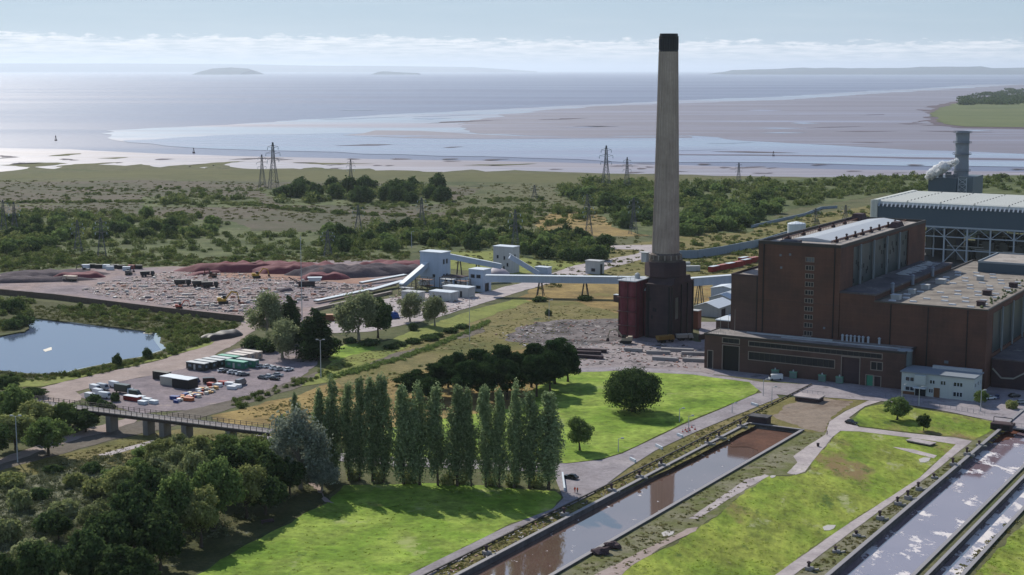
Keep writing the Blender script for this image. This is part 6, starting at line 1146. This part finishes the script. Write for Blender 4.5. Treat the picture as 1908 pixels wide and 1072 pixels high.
for i, (x, y, c) in enumerate([(395, 719, '9c2c2c'), (416, 716, '9c2c2c'), (405, 720, 'd0d4d8'), (428, 718, 'd0d4d8'), (432, 725, 'd0d4d8'), (441, 722, 'd0d4d8'), (326, 744, '2c4484'), (352, 747, 'a85a34')]): boxobj('skip', ['red skip right of the black van', 'red skip farther right in the row', 'white skip between the two red ones', 'long white skip past the red ones', 'small white skip nearest the fence', 'last white skip of the row', 'blue skip at the left end of the salvage heap', 'orange skip before the salvage heap'][i], 'skip', x, y, 3.4, 1.9, 1.1, P('crate ' + c, c, .2), .2 - GA)
for i, (x, y) in enumerate([(1330, 506), (1345, 503), (1360, 500), (1375, 497), (1390, 493), (1404, 489), (1385, 489)]): boxobj('shipping_container', 'red shipping container in the line behind the short gallery', 'container', x, y, 8, 3, 3.2, P('container red', '8c2c2a', .25), GA * 1.6, 'red shipping containers', P('container roof', 'a86a64', .2) if i % 2 else m_white)
for i, (x, y) in enumerate([(1256, 500), (1272, 498), (1290, 505), (1240, 497)]): boxobj('shipping_container', 'grey white container right behind the chimney plinth', 'container', x, y, 9, 3, 3, m_wcon, .1, 'pale containers behind the chimney')
boxobj('storage_container', 'rusty orange container by the end of the belt ramp', 'container', 614, 597, 13, 3.4, 2.8, P('rust brick', '7a4a38', .3), .05, None, P('tan roof', 'a8784e', .3)); boxobj('storage_container', 'small dark hut left of the red tower', 'hut', 1150, 562, 3, 3, 3.6, m_base, -GA, None, m_white)
bt = thing('covered_boat', 'blue sheeted load beside the pale yard behind the willows', 'load', G(728, 594), .1); MB().blob((0, 0, 1.2), (4.6, 2.0, 2.0), 3, 12, 8, .4).obj('tarpaulin', P('blue tarp', '1e4a94', .2), bt); q = MB(); q.box(-4, 4, -1.4, 1.4, 0, .6); q.obj('trailer_bed', m_base, bt)
# plant machines
def excavator(px, py, rz, s, col, label):
    t_ = thing('excavator', label, 'excavator', G(px, py, .15), rz, None, (s, s, s)); m_ = P('plant ' + col, col, .3)
    for e in (-1.1, 1.1): q = MB(); q.frus(-1.9, 1.9, e - .3, e + .3, .35, -1.9, 1.9, e - .3, e + .3, .75); q.frus(-1.5, 1.5, e - .3, e + .3, 0, -1.9, 1.9, e - .3, e + .3, .35); q.frus(-1.9, 1.9, e - .3, e + .3, .75, -1.5, 1.5, e - .3, e + .3, 1.0); q.obj('track', m_tyre, t_)
    q = MB(); q.box(-2.2, 1.2, -1.2, 1.2, 1.05, 1.9); q.frus(-2.3, -.6, -1.2, 1.2, 1.9, -2.1, -.7, -1.1, 1.1, 2.4); q.obj('engine_housing', m_, t_); q = MB(); q.frus(-.2, 1.3, .2, 1.2, 1.9, -.1, 1.0, .25, 1.15, 3.0); q.obj('cab', P('car glass', '14181c'), t_)
    q = MB(); q.bar((1.0, -.2, 1.8), (3.2, -.2, 4.6), .5); q.bar((3.2, -.2, 4.6), (5.4, -.2, 4.0), .45); q.obj('boom', m_, t_); q = MB(); q.bar((5.3, -.2, 4.2), (6.0, -.2, 1.4), .35); q.obj('dipper_arm', m_, t_); q = MB(); q.frus(5.5, 6.6, -.8, .4, .5, 5.6, 6.3, -.7, .3, 1.5); q.obj('bucket', m_base, t_); return t_
excavator(1166, 640, math.pi - .2, 1.35, 'a09480', 'cream excavator reaching left at the foot of the red tower'); excavator(416, 566, .2, 1.35, 'b08a2c', 'yellow excavator among the slabs near the retaining wall'); excavator(478, 518, .3, 1.2, 'b08a2c', 'yellow excavator below the red spoil heaps'); excavator(396, 517, 2.6, 1.1, '5c3a30', 'dark red excavator on the reddish ground'); excavator(160, 509, 2.9, 1.1, '6c6458', 'grey excavator on the left spoil ground near the back row', ); excavator(240, 512, 1.4, 1.1, '4c4a50', 'small dark excavator behind the slab rows'); excavator(334, 575, .3, .9, 'a84434', 'red digger at the near edge of the slab rows')
def dumper(px, py, rz, col, label, s=1):
    t_ = thing('dump_truck', label, 'truck', G(px, py, .15), rz, None, (s, s, s)); q = MB(); q.box(-3.6, 3.6, -.9, .9, .8, 1.2); q.obj('chassis', m_base, t_); q = MB(); q.frus(-3.7, 1.0, -1.2, 1.2, 1.25, -4.0, 1.3, -1.4, 1.4, 2.8); q.obj('tipper_body', P('plant ' + col, col, .3), t_); q = MB(); q.frus(1.6, 3.8, -1.2, 1.2, 1.0, 1.7, 3.3, -1.1, 1.1, 2.9); q.obj('cab', P('plant ' + col, col), t_); q = MB(); q.frus(3.0, 3.86, -.9, .9, 1.7, 2.7, 3.5, -.9, .9, 2.6); q.obj('windscreen', P('car glass', '14181c'), t_)
    for x in (-2.6, -1.1, 2.6):
        for s_ in (-1.15, 1.15): q = MB(); q.tube((x, s_ - .25, .62), (x, s_ + .25, .62), .62, .62, 12); q.obj('wheel', m_tyre, t_)
    return t_
dumper(1240, 638, .45, '8c6c34', 'yellow dump truck in the shade below the chimney plinth', 1.1); dumper(1276, 634, .2, 'a8a298', 'pale flat truck right of the yellow dump truck', 1)
for i, (x, y) in enumerate([(341, 532), (374, 534), (392, 536)]): dumper(x, y, .05 + i * .1, '26282c', ['left', 'middle', 'right'][i] + ' one of three black dump trucks on the slab field', 1.2)
dumper(275, 515, .3, '26282c', 'black truck behind the slab rows at left', 1.1); dumper(130, 524, 2.9, 'b0a090', 'white cabbed loader on the left spoil ground', 1.1)
cr = thing('rock_crusher', 'dark mobile crusher with a white hopper beside a small gravel cone', 'crusher', G(570, 534), .1); q = MB(); q.frus(-4, 5, -1.6, 1.6, 1, -4, 5, -1.6, 1.6, 3); q.obj('engine_body', m_base, cr); q = MB(); q.frus(2, 8, -1.6, 1.6, 3.1, 1, 9, -2, 2, 5.2); q.obj('hopper', m_white, cr); q = MB(); q.bar((-3.5, 0, 2), (-9.5, 0, 5.4), .9, .5); q.obj('conveyor_arm', m_base, cr); q = MB(); q.box(-4, 5, -1.9, -1.2, 0, 1); q.box(-4, 5, 1.2, 1.9, 0, 1); q.obj('tracks', m_tyre, cr)
for i, (x, y, c) in enumerate([(160, 500, m_white), (172, 499, m_black), (185, 500, m_black), (198, 500, m_white), (214, 500, m_black), (226, 501, m_black), (246, 501, P('plant 8c3430', '8c3430')), (258, 501, m_black), (205, 503, m_white), (236, 504, m_white)]): boxobj('storage_container', 'small %s container in the row at the back of the laydown yard' % ('white' if c is m_white else 'dark'), 'container', x, y, 4.5, 2.4, 2.2, c, 0, 'containers at the back of the yard')
# spoil heaps
for i, a in enumerate([((480, 504), 46, 10, 5.5, m_red, 'long red spoil heap at the back of the laydown yard'), ((560, 506), 34, 12, 5, m_red, 'red and grey spoil heap behind the crusher'), ((640, 512), 34, 16, 7.0, m_grey, 'dark grey spoil heap, tallest on the yard'), ((600, 520), 14, 8, 5, m_red, 'red cone of spoil leaning on the grey heap'), ((710, 508), 34, 14, 6.0, m_grey, 'grey spoil heap beside the belt lines'), ((735, 498), 26, 12, 4, m_red, 'flat red heap right beside the transfer tower'), ((100, 512), 34, 12, 3.4, m_grey, 'furrowed grey bank at the left of the yard'), ((148, 517), 16, 6, 4, m_red, 'short red bank left of the containers'), ((30, 524), 40, 10, 3.5, m_grey, 'low grey bank at the left edge of the yard'), ((531, 543), 5, 4, 2.4, m_grey, 'small gravel cone beside the crusher'), ((412, 630), 13, 5, 4.0, P('black membrane', '3a3434', .4), 'dark sheeted bank beside the dirt track'), ((395, 508), 20, 6, 2.0, m_red, 'low red bank behind the black dump trucks')]):
    mound('spoil_heap', a[5], 'heap', G(*a[0]), a[1], a[2], a[3] * (.85 if i in (0, 1, 5) else .66 if i < 10 else .65), .1 if i < 10 else .9, a[4], None, i * 3, .3, .35)
# slab rows
protos = []
for k, (c, l, w, h) in enumerate([('b8b4b0', 2.6, 1.1, .5), ('9a8078', 2.8, 1, .4), ('7c7478', 2.2, 1.2, .6), ('c4c0bc', 1.8, 1, .7), ('5a4a48', 3, 1, .4), ('a46c58', 2, 1, .6), ('a49c98', 3.4, .9, .35)]):
    q = MB()
    for j in range(3): q.box(-l / 2 + j * .05, l / 2 - j * .1, -w / 2, w / 2 - j * .06, j * h / 2.6, j * h / 2.6 + h / 3)
    protos.append(q.mesh('slab_stack', P('slab ' + c, c, .3, 1)))
yard = [(150, 540), (200, 524), (300, 508), (420, 506), (560, 520), (700, 535), (640, 550), (560, 562), (500, 590), (455, 588), (300, 568), (180, 550)]; n_ = 0
while n_ < 290:
    y = 508 + int(rnd.random() ** .8 * 15) * 5.2 + rnd.uniform(-.6, .6); x = rnd.uniform(150, 700)
    if not inpoly(x, y, yard): continue
    n_ += 1; o = bpy.data.objects.new('slab_stack', rnd.choice(protos)); COL.objects.link(o); o.location = G(x, y, .1); s = rnd.uniform(.8, 1.7); o.scale = (s, s, rnd.uniform(.8, 1.6)); o.rotation_euler = (0, 0, rnd.choice((0.05, .25, 1.6, -.1)) + rnd.uniform(-.25, .25))
    props(o, 'low stack of salvaged slabs in the rows across the laydown yard', 'slabs', 'slab stacks across the laydown yard')
def rubble(name, label, poly, n, s0, s1, m, seed):
    q = MB(); r = random.Random(seed); xs = [p[0] for p in poly]; ys = [p[1] for p in poly]; k = 0
    while k < n:
        x, y = r.uniform(min(xs), max(xs)), r.uniform(min(ys), max(ys))
        if not inpoly(x, y, poly): continue
        k += 1; p = G(x, y, .1); s = r.uniform(s0, s1); a = r.uniform(0, 3); d = Vector((math.cos(a), math.sin(a), 0)) * s; q.mat(r.randrange(len(m))).bar(p - d, p + d + Vector((0, 0, r.uniform(0, .3))), s * r.uniform(.4, .9), s * r.uniform(.3, .8))
    return props(q.obj(name, m), label, 'rubble', None, 'stuff')
rub = [P('rub a', 'b4aeaa', .3), P('rub b', '5c5450', .3), P('rub c', '8c6458', .3), P('rub d', '3a3434', .3)]
rubble('rubble', 'loose rubble and scrap between the slab stacks', yard, 4200, .2, .75, rub, 1); rubble('rubble', 'broken concrete and scrap on the demolition ground by the chimney', [(920, 625), (1000, 600), (1150, 595), (1160, 640), (1300, 645), (1310, 688), (1180, 680), (1080, 682), (1000, 660)], 700, .25, .9, rub, 2); rubble('rubble', 'litter of rubble around the coal plant sheds', [(720, 545), (860, 548), (900, 555), (860, 580), (720, 600)], 350, .3, 1.0, rub, 3); rubble('rubble', 'stones and debris on the lagoon verges', [(800, 1072), (976, 984), (1120, 918), (1302, 808), (1412, 791), (1120, 932), (850, 1072)], 260, .15, .45, rub, 4)
for i, (x, y, l) in enumerate([(1085, 660, 16), (1100, 656, 14), (1098, 668, 12), (1226, 660, 10), (1262, 655, 14), (1240, 672, 11), (1296, 662, 12), (1292, 674, 9), (1180, 655, 8)]):
    o = MB().bar((-l / 2, 0, .7), (l / 2, 0, .7), 2.0, 1.4).obj('concrete_beam', m_base if i < 3 else m_cop); o.location = G(x, y, .1); o.rotation_euler = (0, 0, -.15 - .1 * (i % 3)); props(o, ['dark beam, first of three left of the demolition apron', 'dark beam, second of three left of the apron', 'dark beam nearest the lawn left of the apron'][i] if i < 3 else 'pale concrete beam lying on the demolition apron', 'beam', None if i < 3 else 'beams on the demolition apron')
# people, cones, buoys
def person(px, py, label, shirt, trousers, rz=0, h=1.78):
    me = bpy.data.meshes.new('person'); s = h / 1.78; o = bpy.data.objects.new('person', me); COL.objects.link(o)
    V_ = [(0, 0, .98, .16), (0, 0, 1.25, .17), (0, 0, 1.46, .15), (0, 0, 1.56, .065), (0, 0, 1.70, .11), (-.1, 0, .9, .1), (-.13, .08, .5, .075), (-.14, -.02, .08, .055), (.1, 0, .9, .1), (.13, -.1, .5, .075), (.14, .04, .08, .055), (-.2, 0, 1.42, .07), (-.27, .03, 1.15, .055), (-.25, .14, .92, .04), (.2, 0, 1.42, .07), (.28, -.02, 1.15, .055), (.28, .1, .9, .04), (-.14, .12, .04, .05), (.14, .18, .04, .05)]
    E_ = [(0, 1), (1, 2), (2, 3), (3, 4), (0, 5), (5, 6), (6, 7), (0, 8), (8, 9), (9, 10), (2, 11), (11, 12), (12, 13), (2, 14), (14, 15), (15, 16), (7, 17), (10, 18)]
    me.from_pydata([tuple(c * s for c in v[:3]) for v in V_], E_, []); sk = o.modifiers.new('skin', 'SKIN')
    for i, v in enumerate(V_): me.skin_vertices[0].data[i].radius = (v[3] * s, v[3] * s)
    me.skin_vertices[0].data[0].use_root = True; o.modifiers.new('sub', 'SUBSURF').levels = 1
    t = NT('clothing ' + shirt); sx_ = t.n.new('ShaderNodeSeparateXYZ'); tc_ = t.n.new('ShaderNodeTexCoord'); t.l.new(tc_.outputs['Object'], sx_.inputs[0])
    c = t.ramp(t.math('DIVIDE', sx_.outputs[2], 1.9), [(0, '18181a'), (.05, trousers), (.49, shirt), (.81, 'a07c68'), (.93, '2a2018')], True); me.materials.append(t.out(c)); o.location = G(px, py, .15); o.rotation_euler = (0, 0, rz); return props(o, label, 'person')
person(1071, 918, 'person in orange hi-vis jacket standing left of another at the junction', 'c8502c', 'b0402c', .4); person(1076, 919, 'person in orange hi-vis jacket standing right of another at the junction', 'd06030', '2a2c34', 2.5); person(1541, 811, 'lone person in dark clothes walking on the path', '22242a', '1c1c22', 1.2)
cn0 = thing('traffic_cone', 'red and white traffic cone closing the lagoon road', 'cone', G(1272, 806), 0, 'traffic cones on the lagoon road'); q = MB(); q.rings([(.42, 0), (.42, .06)], 8); q.obj('base', m_tyre, cn0); q = MB(); q.rings([(.3, .06), (.2, .5)], 10); q.rings([(.14, .75), (.06, 1.0)], 10); q.obj('body', P('cone red', 'd04830', .1), cn0); q = MB(); q.rings([(.2, .5), (.14, .75)], 10); q.obj('stripe', m_white, cn0)
for x, y in ((1277, 802), (1283, 799), (1289, 797), (1285, 803), (1280, 805), (1295, 801)): dup(cn0, G(x, y, .12))
dg = thing('wheeled_bin', 'small dark bin left on the path beyond the lone walker', 'bin', G(1524, 832, .15)); q = MB(); q.frus(-.35, .35, -.35, .35, .1, -.4, .4, -.4, .4, 1.0); q.obj('bin_body', m_base, dg); q = MB(); q.box(-.45, .45, -.45, .45, 1.0, 1.1); q.obj('lid', m_black, dg)
for i, (x, y, lb) in enumerate([(104, 262, 'dark buoy on the water at the far left'), (361, 285, 'dark buoy off the left shore'), (1441, 291, 'dark buoy in the channel right of the chimney')]):
    p = G(x, y, -1.5); s = p.length / 2200; t_ = thing('buoy', lb, 'buoy', p, 0, None, (s, s, s)); q = MB(); q.rings([(1.8, -.4), (2.0, .5), (1.4, 1.2)], 12); q.obj('float', m_base, t_); q = MB(); [q.bar((a, b, 1), (a * .3, b * .3, 5.5), .3) for a, b in ((1, 1), (-1, 1), (1, -1), (-1, -1))]; q.rings([(.8, 5.4), (.8, 6.4), (.1, 7)], 8); q.obj('topmark', m_base, t_)
bn = thing('park_bench', 'dark low bench in the shade at the edge of the lower lawn', 'bench', G(499, 975, .1), .5); q = MB(); q.box(-1.8, 1.8, -.4, .4, .42, .5); q.obj('seat', m_base, bn); q = MB(); q.box(-1.8, 1.8, .32, .4, .55, 1.0); q.obj('backrest', m_base, bn)
for s in (-1.5, 1.5): q = MB(); q.box(s - .08, s + .08, -.35, .35, 0, .42); q.obj('leg', m_base, bn)
for i, (a, b, c, d) in enumerate(((1048, 885, 1052, 915), (1174, 857, 1184, 862), (1222, 832, 1234, 838), (1262, 812, 1272, 816), (1400, 754, 1412, 758))):
    p, p2 = G(a, b, .15), G(c, d, .15); q = MB(); q.bar((0, 0, .45), (p2.x - p.x, p2.y - p.y, .45), .5, .9); o = q.obj('road_barrier', m_white); o.location = p; props(o, ['long white barrier across the junction by the last poplar', 'short white barrier at the verge nearest the junction', 'second white barrier along the lagoon road', 'white barrier beside the traffic cones', 'far white barrier close to the road bend'][i], 'barrier')
